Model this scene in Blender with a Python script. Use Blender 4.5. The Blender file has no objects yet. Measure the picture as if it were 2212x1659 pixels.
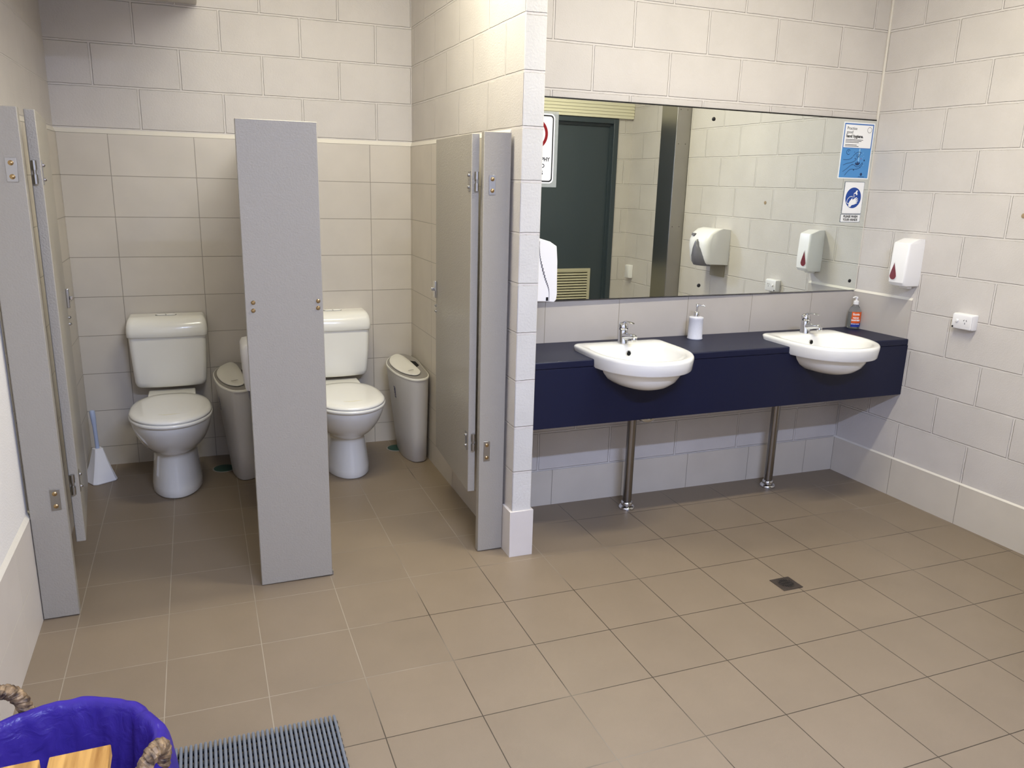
import bpy, bmesh, math, random
from mathutils import Vector, Matrix, noise
random.seed(7)
C = bpy.context.scene.collection
SC = bpy.context.scene
PI = math.pi

# ------------------------------------------------------------------ camera
cam_d = bpy.data.cameras.new('camera')
cam = bpy.data.objects.new('camera', cam_d); C.objects.link(cam)
R = ((0.929499, 0.068695, -0.362370), (-0.367910, 0.241785, -0.897876), (0.025936, 0.967895, 0.250013))
cam.matrix_world = Matrix(((R[0][0], R[0][1], R[0][2], -3.40743), (R[1][0], R[1][1], R[1][2], -3.36259),
                           (R[2][0], R[2][1], R[2][2], 1.59722), (0, 0, 0, 1)))
cam_d.sensor_fit = 'HORIZONTAL'; cam_d.sensor_width = 36.0
cam_d.lens = 1691.1 / 2212 * 36.0
cam_d.clip_start = 0.02
SC.camera = cam

# ------------------------------------------------------------------ exposure and daylight
SC.view_settings.view_transform = 'Standard'
SC.view_settings.look = 'None'
SC.view_settings.gamma = 1.0
SC.view_settings.use_curve_mapping = False
SC.view_settings.exposure = 0.05
SC.render.film_transparent = False

w = bpy.data.worlds.new('world'); SC.world = w; w.use_nodes = True
w.node_tree.nodes['Background'].inputs[0].default_value = (0.72, 0.82, 1.0, 1)
w.node_tree.nodes['Background'].inputs[1].default_value = 0.6

def area_light(name, loc, rot, sx, sy, power, col):
    l = bpy.data.lights.new(name, 'AREA'); l.shape = 'RECTANGLE'; l.size = sx; l.size_y = sy
    l.energy = power; l.color = col
    o = bpy.data.objects.new(name, l); C.objects.link(o)
    o.location = loc; o.rotation_euler = rot
    return o
# daylight through the window high in the rear wall behind the camera
area_light('window_daylight', (-2.2, -4.62, 1.9), (PI/2, 0, 0), 2.0, 1.3, 4, (0.80, 0.86, 1.0))
# fluorescent battens: (x, y, along_x, watts); the fitting is built round each of these further down
BATTENS = [(-2.50, -3.70, 150, (0.53, 0.64, 1.0)), (-1.30, -1.28, 46, (1.0, 0.95, 0.77)),
           (-2.78, -0.35, 37, (1.0, 0.96, 0.78))]
CEIL = 3.0
for bx_, by_, pw_, col_ in BATTENS:
    area_light('batten_glow', (bx_, by_, CEIL - 0.085), (0, 0, 0), 1.15, 0.10, pw_, col_)

# ------------------------------------------------------------------ helpers
def lin(c):
    if isinstance(c, str):
        c = [int(c[i:i+2], 16) / 255 for i in (0, 2, 4)]
    return tuple((x / 12.92 if x <= 0.04045 else ((x + 0.055) / 1.055) ** 2.4) for x in c) + (1.0,)

def fz(x, y):           # the floor falls gently to the drain
    return -0.009 * (x + 1) + 0.0079 * (y + 1)
TH = -0.0481            # the right wall is a little out of square: x = TH * y

class NT:
    def __init__(s, name):
        s.m = bpy.data.materials.new(name); s.m.use_nodes = True
        s.t = s.m.node_tree; s.b = s.t.nodes['Principled BSDF']
    def n(s, typ, **kw):
        nd = s.t.nodes.new(typ)
        for k, v in kw.items(): setattr(nd, k, v)
        return nd
    def l(s, a, b): s.t.links.new(a, b)
    def setv(s, **kw):
        for k, v in kw.items(): s.b.inputs[k.replace('_', ' ')].default_value = v

def mat(name, col, rough=0.5, metal=0.0, coat=0.0, bump=0.0, bscale=200.0, spec=0.5, var=0.0, vscale=3.0, trans=0.0, ior=1.45, alpha=1.0):
    t = NT(name); c = lin(col)
    t.setv(Base_Color=c, Roughness=rough, Metallic=metal)
    t.b.inputs['Coat Weight'].default_value = coat
    t.b.inputs['Coat Roughness'].default_value = 0.08
    t.b.inputs['Specular IOR Level'].default_value = spec
    t.b.inputs['Transmission Weight'].default_value = trans
    t.b.inputs['IOR'].default_value = ior
    t.b.inputs['Alpha'].default_value = alpha
    if bump > 0 or var > 0:
        tc = t.n('ShaderNodeTexCoord')
    if bump > 0:
        ns = t.n('ShaderNodeTexNoise'); ns.inputs['Scale'].default_value = bscale; ns.inputs['Detail'].default_value = 2
        t.l(tc.outputs['Object'], ns.inputs['Vector'])
        bm = t.n('ShaderNodeBump'); bm.inputs['Strength'].default_value = 1.0; bm.inputs['Distance'].default_value = bump
        t.l(ns.outputs['Fac'], bm.inputs['Height']); t.l(bm.outputs['Normal'], t.b.inputs['Normal'])
    if var > 0:
        n2 = t.n('ShaderNodeTexNoise'); n2.inputs['Scale'].default_value = vscale; n2.inputs['Detail'].default_value = 3
        t.l(tc.outputs['Object'], n2.inputs['Vector'])
        mx = t.n('ShaderNodeMix', data_type='RGBA'); mx.inputs['A'].default_value = tuple(v * (1 - var) for v in c[:3]) + (1,)
        mx.inputs['B'].default_value = tuple(min(1, v * (1 + var)) for v in c[:3]) + (1,)
        t.l(n2.outputs['Fac'], mx.inputs['Factor']); t.l(mx.outputs['Result'], t.b.inputs['Base Color'])
    return t.m

def wall_mat(name, ax, u0, v0, bw, bh, mortar, offs, col, gcol, depth, rough, nb=0.0006, ns_scale=260, wob=0.0016, coat=0.0, gvar=0.0, colvar=0.03, uv='wall', msmooth=0.35):
    """block or tile pattern; ax=(a,b): u = a*x+b*y+u0 ; v = z+v0 (or y for the floor)"""
    t = NT(name)
    g = t.n('ShaderNodeNewGeometry'); sp = t.n('ShaderNodeSeparateXYZ'); t.l(g.outputs['Position'], sp.inputs[0])
    def m(op, a, b):
        nd = t.n('ShaderNodeMath', operation=op)
        for i, x in enumerate((a, b)):
            if isinstance(x, (int, float)): nd.inputs[i].default_value = x
            else: t.l(x, nd.inputs[i])
        return nd.outputs[0]
    u = m('ADD', m('ADD', m('MULTIPLY', sp.outputs[0], ax[0]), m('MULTIPLY', sp.outputs[1], ax[1])), u0)
    v = m('ADD', sp.outputs[2 if uv == 'wall' else 1], v0)
    nz = t.n('ShaderNodeTexNoise'); nz.inputs['Scale'].default_value = 9; nz.inputs['Detail'].default_value = 3
    t.l(g.outputs['Position'], nz.inputs['Vector'])
    s2 = t.n('ShaderNodeSeparateColor'); t.l(nz.outputs['Color'], s2.inputs[0])
    u = m('ADD', u, m('MULTIPLY', m('SUBTRACT', s2.outputs[0], 0.5), wob * 4))
    v = m('ADD', v, m('MULTIPLY', m('SUBTRACT', s2.outputs[1], 0.5), wob * 4))
    cb = t.n('ShaderNodeCombineXYZ'); t.l(u, cb.inputs[0]); t.l(v, cb.inputs[1])
    br = t.n('ShaderNodeTexBrick'); br.offset = offs; br.offset_frequency = 2; br.squash = 1.0
    br.inputs['Scale'].default_value = 1.0; br.inputs['Mortar Size'].default_value = mortar
    br.inputs['Mortar Smooth'].default_value = msmooth; br.inputs['Brick Width'].default_value = bw; br.inputs['Row Height'].default_value = bh
    br.inputs['Bias'].default_value = 0.0
    c = lin(col)
    br.inputs['Color1'].default_value = tuple(x * (1 - colvar) for x in c[:3]) + (1,)
    br.inputs['Color2'].default_value = tuple(min(1, x * (1 + colvar)) for x in c[:3]) + (1,)
    t.l(cb.outputs[0], br.inputs['Vector'])
    if gvar > 0:
        gn = t.n('ShaderNodeTexNoise'); gn.inputs['Scale'].default_value = 1.1; gn.inputs['Detail'].default_value = 4
        t.l(g.outputs['Position'], gn.inputs['Vector'])
        rmp = t.n('ShaderNodeValToRGB'); rmp.color_ramp.elements[0].position = 0.44; rmp.color_ramp.elements[1].position = 0.60
        rmp.color_ramp.elements[0].color = lin(gcol[0]); rmp.color_ramp.elements[1].color = lin(gcol[1])
        dv = t.n('ShaderNodeVectorMath', operation='DISTANCE'); dv.inputs[1].default_value = (-1.35, -1.75, 0)
        t.l(g.outputs['Position'], dv.inputs[0])
        f1 = m('ADD', m('MULTIPLY', dv.outputs['Value'], 0.11), m('MULTIPLY', m('SUBTRACT', gn.outputs['Fac'], 0.5), 1.0))
        t.l(m('ADD', f1, 0.33), rmp.inputs[0]); t.l(rmp.outputs[0], br.inputs['Mortar'])
    else:
        br.inputs['Mortar'].default_value = lin(gcol)
    # faint mottling of the surface
    mn = t.n('ShaderNodeTexNoise'); mn.inputs['Scale'].default_value = 5; mn.inputs['Detail'].default_value = 5
    t.l(g.outputs['Position'], mn.inputs['Vector'])
    mr = t.n('ShaderNodeMapRange'); mr.inputs['From Min'].default_value = 0.3; mr.inputs['From Max'].default_value = 0.7
    mr.inputs['To Min'].default_value = 0.95; mr.inputs['To Max'].default_value = 1.03
    t.l(mn.outputs['Fac'], mr.inputs['Value'])
    mx = t.n('ShaderNodeMix', data_type='RGBA', blend_type='MULTIPLY'); mx.inputs['Factor'].default_value = 1.0
    t.l(br.outputs['Color'], mx.inputs['A']); t.l(mr.outputs[0], mx.inputs['B'])
    t.l(mx.outputs['Result'], t.b.inputs['Base Color'])
    b1 = t.n('ShaderNodeBump'); b1.invert = True; b1.inputs['Distance'].default_value = depth; b1.inputs['Strength'].default_value = 1
    t.l(br.outputs['Fac'], b1.inputs['Height'])
    n3 = t.n('ShaderNodeTexNoise'); n3.inputs['Scale'].default_value = ns_scale; n3.inputs['Detail'].default_value = 3
    t.l(g.outputs['Position'], n3.inputs['Vector'])
    b2 = t.n('ShaderNodeBump'); b2.inputs['Distance'].default_value = nb; b2.inputs['Strength'].default_value = 1
    t.l(n3.outputs['Fac'], b2.inputs['Height']); t.l(b1.outputs['Normal'], b2.inputs['Normal'])
    t.l(b2.outputs['Normal'], t.b.inputs['Normal'])
    t.setv(Roughness=rough); t.b.inputs['Coat Weight'].default_value = coat; t.b.inputs['Coat Roughness'].default_value = 0.2
    return t.m

PAINT = 'C8C2BC'
BL = dict(bw=0.4, bh=0.2, mortar=0.0062, offs=0.5, col=PAINT, gcol='CEC8C2', depth=0.0065, rough=0.55, nb=0.0011, ns_scale=150, colvar=0.012, wob=0.0012)
M_bk = wall_mat('painted_block_mirror_wall', (1, 0), 0.30 + 8, 4.0, **BL)
M_rt = wall_mat('painted_block_right_wall', (0, 1), 0.409 + 8, 4.0, **BL)
M_cb = wall_mat('painted_block_cubicle_wall', (1, 0), 2.4265 + 8, 4.0, **BL)
M_pt = wall_mat('painted_block_partition', (0, 1), 0.075 + 8, 4.0, **BL)
M_lf = wall_mat('painted_block_left_wall', (0, 1), 0.1 + 8, 4.0, **dict(BL, mortar=0.004, depth=0.002))
M_pier = wall_mat('painted_block_pier_end', (1, 0), 5.0, 4.0, **dict(BL, col='CBC8C2', bw=10.0, nb=0.0016, ns_scale=110))
M_rd = wall_mat('painted_block_door_wall', (1, 0), 0.2 + 8, 4.0, **BL)
TL = dict(mortar=0.0018, offs=0.0, col='CAC2B5', gcol='9E968A', depth=0.0012, rough=0.38, nb=0.00012, ns_scale=300, wob=0.0, colvar=0.02)
M_tbl = wall_mat('wall_tile_left_cubicle', (1, 0), 3.783 + 8, 0.0, bw=0.4, bh=0.2035, **TL)
M_tbr = wall_mat('wall_tile_right_cubicle', (1, 0), 2.47 + 8, 0.0, bw=0.4, bh=0.2035, **TL)
M_tsd = wall_mat('wall_tile_side', (0, 1), 0.05 + 8, 0.0, bw=0.4, bh=0.2035, **TL)
for m_ in (M_tbl, M_tbr, M_tsd):       # rows hang from the top edge at 1.777
    for nd in m_.node_tree.nodes:
        if nd.type == 'MATH' and nd.operation == 'ADD' and not nd.inputs[1].is_linked and nd.inputs[1].default_value == 0.0:
            nd.inputs[1].default_value = -1.777 + 0.2035 * 20
M_skb = wall_mat('skirting_tile_mirror_wall', (1, 0), 0.247 + 8, 2.0, bw=0.4015, bh=20, **TL)
M_skr = wall_mat('skirting_tile_right_wall', (0, 1), 0.413 + 8, 2.0, bw=0.4, bh=20, **TL)
M_skp = wall_mat('skirting_tile_pier', (1, 0), 9.0, 2.0, bw=20, bh=20, **dict(TL, col='D3CCC6'))
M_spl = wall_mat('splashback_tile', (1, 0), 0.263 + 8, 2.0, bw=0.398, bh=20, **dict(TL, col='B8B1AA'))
M_dad = wall_mat('dado_tile_left_wall', (0, 1), 0.68 + 8, 0.0 + 4 - 0.024, bw=0.4, bh=0.2, **dict(TL, col='D0C8C0', gcol='E2DCCE'))
M_flr = wall_mat('floor_tile', (1, 0), 0.5855 + 0.3008 * 40, 0.822 + 0.3008 * 40, bw=0.3008, bh=0.3008, mortar=0.0016, offs=0.0, col='7F705D',
                 gcol=('40362B', '9A8E7C'), depth=0.0009, rough=0.42, nb=0.00035, ns_scale=420, wob=0.0, gvar=1, colvar=0.035, uv='floor', msmooth=0.1)
M_trim = mat('painted_render_fillet', 'D8D2C6', 0.5, bump=0.001, bscale=60)
M_plain = mat('painted_plaster', 'D3CEC7', 0.6, bump=0.0008, bscale=160)
M_ceil = mat('ceiling_paint', 'E6E1D2', 0.7)
M_panel = mat('grey_gloss_panel', '9D978C', 0.42, coat=0.12, bump=0.0011, bscale=170)
M_cerm = mat('white_vitreous_china', 'EDEBE4', 0.08, coat=0.6, spec=0.55)
M_seat = mat('cream_plastic', 'F3F0E6', 0.16, coat=0.4)
M_cist = mat('cream_cistern_plastic', 'F0EDE2', 0.22, coat=0.25)
M_white = mat('white_plastic', 'E9E7E6', 0.3, coat=0.15)
M_chrome = mat('chrome', 'D8D9DC', 0.06, metal=1.0)
M_steel = mat('brushed_steel', 'A9A7A4', 0.28, metal=1.0, bump=0.0001, bscale=400)
M_dsteel = mat('dull_steel_pipe', '8E8A86', 0.25, metal=1.0)
M_brass = mat('brass_screw', 'A58B62', 0.3, metal=1.0)
M_navy = mat('navy_laminate', '080F2E', 0.46, bump=0.00012, bscale=500, coat=0.0)
M_black = mat('black', '0B0A0A', 0.5)
M_hole = mat('dark_void', '050404', 0.9)
M_lgrey = mat('grey_plastic', '8C8780', 0.4)
M_dgrey = mat('dark_grey_plastic', '6C6A70', 0.25)
M_bin = mat('pale_grey_bin_plastic', 'C9C5BF', 0.35)
M_lid = mat('white_bin_lid', 'DCD8CC', 0.35)
M_green = mat('green_plastic_cap', '24453B', 0.5, bump=0.0004, bscale=80)
M_blueh = mat('pale_blue_handle', 'A9B4CC', 0.35)
M_purple = None
M_slate = mat('slate_door_paint', '3A444A', 0.42, coat=0.1)
M_louvre = mat('louvre_cream', 'BDB79D', 0.4)
M_red = mat('dark_red_window', '6E0710', 0.12, coat=0.5)
M_redp = mat('sign_red', 'B01E24', 0.5)
M_paper = mat('poster_white', 'F0F0F0', 0.45)
M_pblue = mat('poster_blue', '4C8CC8', 0.4)
M_pfr = mat('poster_frame_blue', '4A74B4', 0.4)
M_dblue = mat('poster_navy_ink', '1D3760', 0.5)
M_sblue = mat('mandatory_sign_blue', '1B4596', 0.4)
M_ink = mat('black_ink', '121214', 0.5)
M_film = mat('clear_laminate', 'C9CDCB', 0.15, alpha=0.35)
M_mat = mat('grey_pvc_tube', '6F747C', 0.42)
M_matd = mat('dark_pvc_bar', '17171F', 0.5)
M_soapd = mat('speckled_grey_ceramic', 'D3D3DA', 0.25, var=0.12, vscale=320)
M_orange = mat('orange_label', 'DB5A14', 0.4)
M_lblue = mat('blue_label', '1C3290', 0.4)
M_gel = mat('clear_gel', 'E2E6E4', 0.03, trans=0.92, ior=1.35)
M_yellow = mat('yellowed_plastic_tint', 'DCD3A8', 0.25)
M_tan = mat('tan_plug', '9C8668', 0.5)
M_bott = mat('clear_bottle', 'F2F4F4', 0.03, trans=0.95, ior=1.2)

def wood_mat():
    t = NT('orange_pine'); tc = t.n('ShaderNodeTexCoord'); mp = t.n('ShaderNodeMapping')
    mp.inputs['Scale'].default_value = (60, 4, 60); t.l(tc.outputs['Object'], mp.inputs['Vector'])
    ns = t.n('ShaderNodeTexNoise'); ns.inputs['Scale'].default_value = 1.0; ns.inputs['Detail'].default_value = 6; ns.inputs['Distortion'].default_value = 0.6
    t.l(mp.outputs[0], ns.inputs['Vector'])
    r = t.n('ShaderNodeValToRGB'); r.color_ramp.elements[0].color = lin('8F6128'); r.color_ramp.elements[1].color = lin('C99A52')
    r.color_ramp.elements[0].position = 0.3; r.color_ramp.elements[1].position = 0.62
    t.l(ns.outputs['Fac'], r.inputs[0]); t.l(r.outputs[0], t.b.inputs['Base Color']); t.setv(Roughness=0.4)
    return t.m
M_wood = wood_mat()

def weave_mat():
    t = NT('brown_water_hyacinth'); tc = t.n('ShaderNodeTexCoord')
    ns = t.n('ShaderNodeTexNoise'); ns.inputs['Scale'].default_value = 55; ns.inputs['Detail'].default_value = 4
    t.l(tc.outputs['Object'], ns.inputs['Vector'])
    r = t.n('ShaderNodeValToRGB'); r.color_ramp.elements[0].color = lin('3A2A1F'); r.color_ramp.elements[1].color = lin('A98C66')
    r.color_ramp.elements[0].position = 0.35; r.color_ramp.elements[1].position = 0.72
    t.l(ns.outputs['Fac'], r.inputs[0]); t.l(r.outputs[0], t.b.inputs['Base Color']); t.setv(Roughness=0.55)
    bm = t.n('ShaderNodeBump'); bm.inputs['Distance'].default_value = 0.002; t.l(ns.outputs['Fac'], bm.inputs['Height']); t.l(bm.outputs[0], t.b.inputs['Normal'])
    return t.m
M_weave = weave_mat()

def liner_mat():
    t = NT('purple_bin_liner')
    t.setv(Base_Color=lin('5A46C0'), Roughness=0.22)
    tc = t.n('ShaderNodeTexCoord'); ns = t.n('ShaderNodeTexNoise'); ns.inputs['Scale'].default_value = 26; ns.inputs['Detail'].default_value = 5; ns.inputs['Distortion'].default_value = 1.2
    t.l(tc.outputs['Object'], ns.inputs['Vector'])
    bm = t.n('ShaderNodeBump'); bm.inputs['Distance'].default_value = 0.005; t.l(ns.outputs['Fac'], bm.inputs['Height']); t.l(bm.outputs[0], t.b.inputs['Normal'])
    tr = t.n('ShaderNodeBsdfTranslucent'); tr.inputs[0].default_value = lin('6E5AE0')
    tp = t.n('ShaderNodeBsdfTransparent'); tp.inputs[0].default_value = lin('B9AEFF')
    m1 = t.n('ShaderNodeMixShader'); m1.inputs[0].default_value = 0.5
    m2 = t.n('ShaderNodeMixShader'); m2.inputs[0].default_value = 0.22
    out = t.t.nodes['Material Output']
    t.l(t.b.outputs[0], m1.inputs[1]); t.l(tr.outputs[0], m1.inputs[2]); t.l(m1.outputs[0], m2.inputs[1]); t.l(tp.outputs[0], m2.inputs[2])
    t.l(m2.outputs[0], out.inputs['Surface'])
    return t.m
M_purple = liner_mat()

def mirror_mat():
    t = NT('mirror_silvering'); t.setv(Base_Color=(0.86, 0.90, 0.86, 1), Roughness=0.0, Metallic=1.0)
    return t.m
M_mirror = mirror_mat()
def tube_mat():
    t = NT('lit_diffuser'); t.setv(Base_Color=lin('FFF6E0')); t.b.inputs['Emission Color'].default_value = (1, 0.9, 0.72, 1)
    t.b.inputs['Emission Strength'].default_value = 3.0
    return t.m
M_tube = tube_mat()

# ------------------------------------------------------------------ mesh builder
class MB:
    def __init__(s): s.v = []; s.f = []; s.mi = []; s.cur = 0
    def add(s, vs, fs):
        o = len(s.v); s.v += [tuple(p) for p in vs]
        for f in fs: s.f.append(tuple(i + o for i in f)); s.mi.append(s.cur)
        return s
    def box(s, x0, x1, y0, y1, z0, z1):
        return s.add([(x0,y0,z0),(x1,y0,z0),(x1,y1,z0),(x0,y1,z0),(x0,y0,z1),(x1,y0,z1),(x1,y1,z1),(x0,y1,z1)],
                     [(0,3,2,1),(4,5,6,7),(0,1,5,4),(1,2,6,5),(2,3,7,6),(3,0,4,7)])
    def quadbox(s, pts, z0, z1):      # prism on a plan polygon (ccw)
        n = len(pts)
        return s.add([(p[0],p[1],z0) for p in pts] + [(p[0],p[1],z1) for p in pts],
                     [tuple(range(n-1,-1,-1)), tuple(range(n,2*n))] + [(i,(i+1)%n,(i+1)%n+n,i+n) for i in range(n)])
    def loft(s, rings, cap0=True, cap1=True, closed=True):
        n = len(rings[0]); vs = [p for r in rings for p in r]; fs = []
        for k in range(len(rings)-1):
            for i in range(n if closed else n-1):
                j = (i+1) % n; fs.append((k*n+i, k*n+j, (k+1)*n+j, (k+1)*n+i))
        if cap0: fs.append(tuple(range(n-1,-1,-1)))
        if cap1: fs.append(tuple(range((len(rings)-1)*n, len(rings)*n)))
        return s.add(vs, fs)
    def lathe(s, prof, c=(0,0,0), axis='Z', seg=32, cap0=True, cap1=True):
        rings = []
        for r, h in prof:
            ring = []
            for i in range(seg):
                a = 2*PI*i/seg; p = (r*math.cos(a), r*math.sin(a), h)
                if axis == 'Y': p = (p[0], -p[2], p[1])          # axis along -y
                if axis == 'X': p = (-p[2], p[0], p[1])          # axis along -x
                if axis == '+X': p = (p[2], p[1], p[0])
                ring.append((p[0]+c[0], p[1]+c[1], p[2]+c[2]))
            rings.append(ring)
        return s.loft(rings, cap0, cap1)
    def tube(s, path, r, seg=12, caps=True):
        path = [Vector(p) for p in path]; rings = []; up = Vector((0,0,1)); prev = None
        for i, p in enumerate(path):
            t = (path[min(i+1,len(path)-1)] - path[max(i-1,0)]).normalized()
            if prev is None:
                a = t.cross(up)
                if a.length < 1e-3: a = t.cross(Vector((1,0,0)))
                a.normalize()
            else:
                a = (prev - t*prev.dot(t)).normalized()
            prev = a; b = t.cross(a); rr = r[i] if isinstance(r, (list, tuple)) else r
            rings.append([tuple(p + a*rr*math.cos(2*PI*k/seg) + b*rr*math.sin(2*PI*k/seg)) for k in range(seg)])
        return s.loft(rings, caps, caps)
    def build(s, name, m, parent=None, smooth=False, bevel=0.0, bseg=2, sub=0, local=False, angle=35):
        me = bpy.data.meshes.new(name); off = Vector((0,0,0))
        if parent is not None and not local:
            off = parent.matrix_world_hint if hasattr(parent, 'matrix_world_hint') else world_off(parent)
        me.from_pydata([tuple(Vector(v)-off) for v in s.v], [], s.f)
        ms = m if isinstance(m, (list, tuple)) else [m]
        for x in ms: me.materials.append(x)
        if len(ms) > 1:
            for p, k in zip(me.polygons, s.mi): p.material_index = k
        bm = bmesh.new(); bm.from_mesh(me); bmesh.ops.recalc_face_normals(bm, faces=bm.faces); bm.to_mesh(me); bm.free()
        o = bpy.data.objects.new(name, me); C.objects.link(o)
        if parent is not None: o.parent = parent
        if bevel > 0:
            b = o.modifiers.new('bevel', 'BEVEL'); b.width = bevel; b.segments = bseg; b.limit_method = 'ANGLE'; b.angle_limit = math.radians(40)
        if sub > 0:
            b = o.modifiers.new('sub', 'SUBSURF'); b.levels = sub; b.render_levels = sub
        if smooth or bevel > 0:
            me.shade_smooth()
            try: me.set_sharp_from_angle(angle=math.radians(angle))
            except Exception: pass
        return o

def world_off(o):
    v = Vector((0,0,0))
    while o is not None: v = v + o.location; o = o.parent
    return v
def thing(name, label, cat, loc=(0,0,0), rotz=0.0, group=None):
    o = bpy.data.objects.new(name, None); C.objects.link(o); o.empty_display_size = 0.05
    o.location = loc; o.rotation_euler = (0,0,rotz); o['label'] = label; o['category'] = cat
    if group: o['group'] = group
    return o
def tag(o, label, cat, group=None):
    o['label'] = label; o['category'] = cat
    if group: o['group'] = group
    return o
def struct(o): o['kind'] = 'structure'; return o
def copy_tree(src, parent=None, **kw):
    c = src.copy(); C.objects.link(c); c.parent = parent
    for ch in list(src.children): copy_tree(ch, c)
    return c
def dup(src, dloc, label, group=None):
    c = copy_tree(src); c.location = src.location + Vector(dloc); c['label'] = label
    if group: c['group'] = group
    return c
def superell(cx, cy, hx, hy, z, n=40, p=2.4, front=None):
    out = []
    for i in range(n):
        a = 2*PI*i/n; ca, sa = math.cos(a), math.sin(a)
        x = hx*math.copysign(abs(ca)**(2/p), ca); y = hy*math.copysign(abs(sa)**(2/p), sa)
        out.append((cx+x, cy+y, z))
    return out
def cr(pts, per=6):       # closed catmull-rom through plan points
    n = len(pts); out = []
    for i in range(n):
        p0, p1, p2, p3 = [Vector(pts[(i+k-1) % n]) for k in range(4)]
        for s in range(per):
            t = s/per
            out.append(0.5*((2*p1)+(-p0+p2)*t+(2*p0-5*p1+4*p2-p3)*t*t+(-p0+3*p1-3*p2+p3)*t**3))
    return out
def text_mesh(body, size, bold=0.0, depth=0.0004, align='LEFT', sx=1.0, shear=0.0, space=1.0):
    cu = bpy.data.curves.new('lettering', 'FONT'); cu.body = body; cu.size = size; cu.offset = bold; cu.extrude = depth
    cu.align_x = align; cu.shear = shear; cu.space_character = space; cu.resolution_u = 3
    o = bpy.data.objects.new('tmp', cu); C.objects.link(o)
    dg = bpy.context.evaluated_depsgraph_get(); me = bpy.data.meshes.new_from_object(o.evaluated_get(dg))
    vs = [(v.co.x*sx, v.co.y, v.co.z) for v in me.vertices]; fs = [tuple(p.vertices) for p in me.polygons]
    bpy.data.objects.remove(o); bpy.data.curves.remove(cu); bpy.data.meshes.remove(me)
    return vs, fs
def put_text(mb, body, size, org, ux, uy, **kw):
    vs, fs = text_mesh(body, size, **kw); ux = Vector(ux); uy = Vector(uy); uz = ux.cross(uy); o = Vector(org)
    mb.add([tuple(o + ux*v[0] + uy*v[1] + uz*v[2]) for v in vs], fs)

# ------------------------------------------------------------------ room shell
def rw(y, o=0.0): return TH*y - o
XP, XP2, YF, YC, XL = -2.226, -2.138, -0.473, 1.19, -4.02
HW = CEIL + 0.02
# floor as one tilted slab
fm = MB()
fp = [(-4.3,-4.9),(0.6,-4.9),(0.6,1.5),(-4.3,1.5)]
fm.add([(x,y,fz(x,y)) for x,y in fp] + [(x,y,fz(x,y)-0.15) for x,y in fp], [(0,1,2,3),(7,6,5,4),(0,4,5,1),(1,5,6,2),(2,6,7,3),(3,7,4,0)])
struct(fm.build('floor', M_flr))
struct(MB().box(-4.3,0.6,-4.9,1.5,CEIL,CEIL+0.1).build('ceiling', M_ceil))
struct(MB().box(XP2+0.0,0.3,0.0,0.12,-0.1,HW).build('wall_back', M_bk))
struct(MB().quadbox([(rw(0.02),0.02),(rw(-1.82),-1.82),(rw(-1.82)+0.15,-1.82),(rw(0.02)+0.15,0.02)],-0.1,HW).build('wall_right', M_rt))
struct(MB().box(XL-0.12,XP2,YC,YC+0.12,-0.1,HW).build('wall_cubicle_back', M_cb))
struct(MB().box(XL-0.12,XL,-0.40,YC+0.12,-0.1,HW).build('wall_left', M_lf))
struct(MB().box(XL-0.12,XL,-4.42,-0.4005,-0.1,HW).build('wall_left_entrance', mat('white_entrance_plaster', 'EAE7E5', 0.6, bump=0.0012, bscale=150)))
# partition wall between cubicles and basins, its end face seen as single-width blocks
pw = MB(); pw.box(XP,XP2,YF,YC,-0.1,HW)
po = pw.build('wall_partition', [M_pt, M_pier], bevel=0.004, bseg=2)
for p in po.data.polygons:
    p.material_index = 1 if abs(p.normal.y) > 0.5 else 0
struct(po)
# wall beyond the steel column, the door wall and the rear of the room
struct(MB().quadbox([(0.036,-2.03),(0.06,-2.62),(0.21,-2.62),(0.186,-2.03)],-0.1,HW).build('wall_passage', M_rt))
DY = -2.60
dw = MB(); dw.box(-0.075,0.2,DY-0.12,DY,-0.1,HW); dw.box(-1.35,-1.06,DY-0.12,DY,-0.1,HW); dw.box(-1.06,-0.075,DY-0.12,DY,2.115,HW)
struct(dw.build('wall_door', M_rd))
struct(MB().box(-1.35,-1.23,-4.42,DY-0.12,-0.1,HW).build('wall_rear_return', M_lf))
rr = MB(); rr.box(XL,-3.2,-4.54,-4.42,-0.1,HW); rr.box(-1.2,-1.23+0.0,-4.54,-4.42,-0.1,HW)
rr = MB(); rr.box(XL-0.12,-3.2,-4.54,-4.42,-0.1,HW); rr.box(-1.2,-1.0,-4.54,-4.42,-0.1,HW)
rr.box(-3.2,-1.2,-4.54,-4.42,-0.1,1.25); rr.box(-3.2,-1.2,-4.54,-4.42,2.55,HW)
struct(rr.build('wall_rear', M_lf))
wf = MB(); wf.box(-3.2,-3.16,-4.5,-4.44,1.25,2.55); wf.box(-1.24,-1.2,-4.5,-4.44,1.25,2.55); wf.box(-3.16,-1.24,-4.5,-4.44,1.25,1.29)
wf.box(-3.16,-1.24,-4.5,-4.44,2.51,2.55); wf.box(-2.22,-2.18,-4.5,-4.44,1.29,2.51)
struct(wf.build('window_1', M_white))
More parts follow.
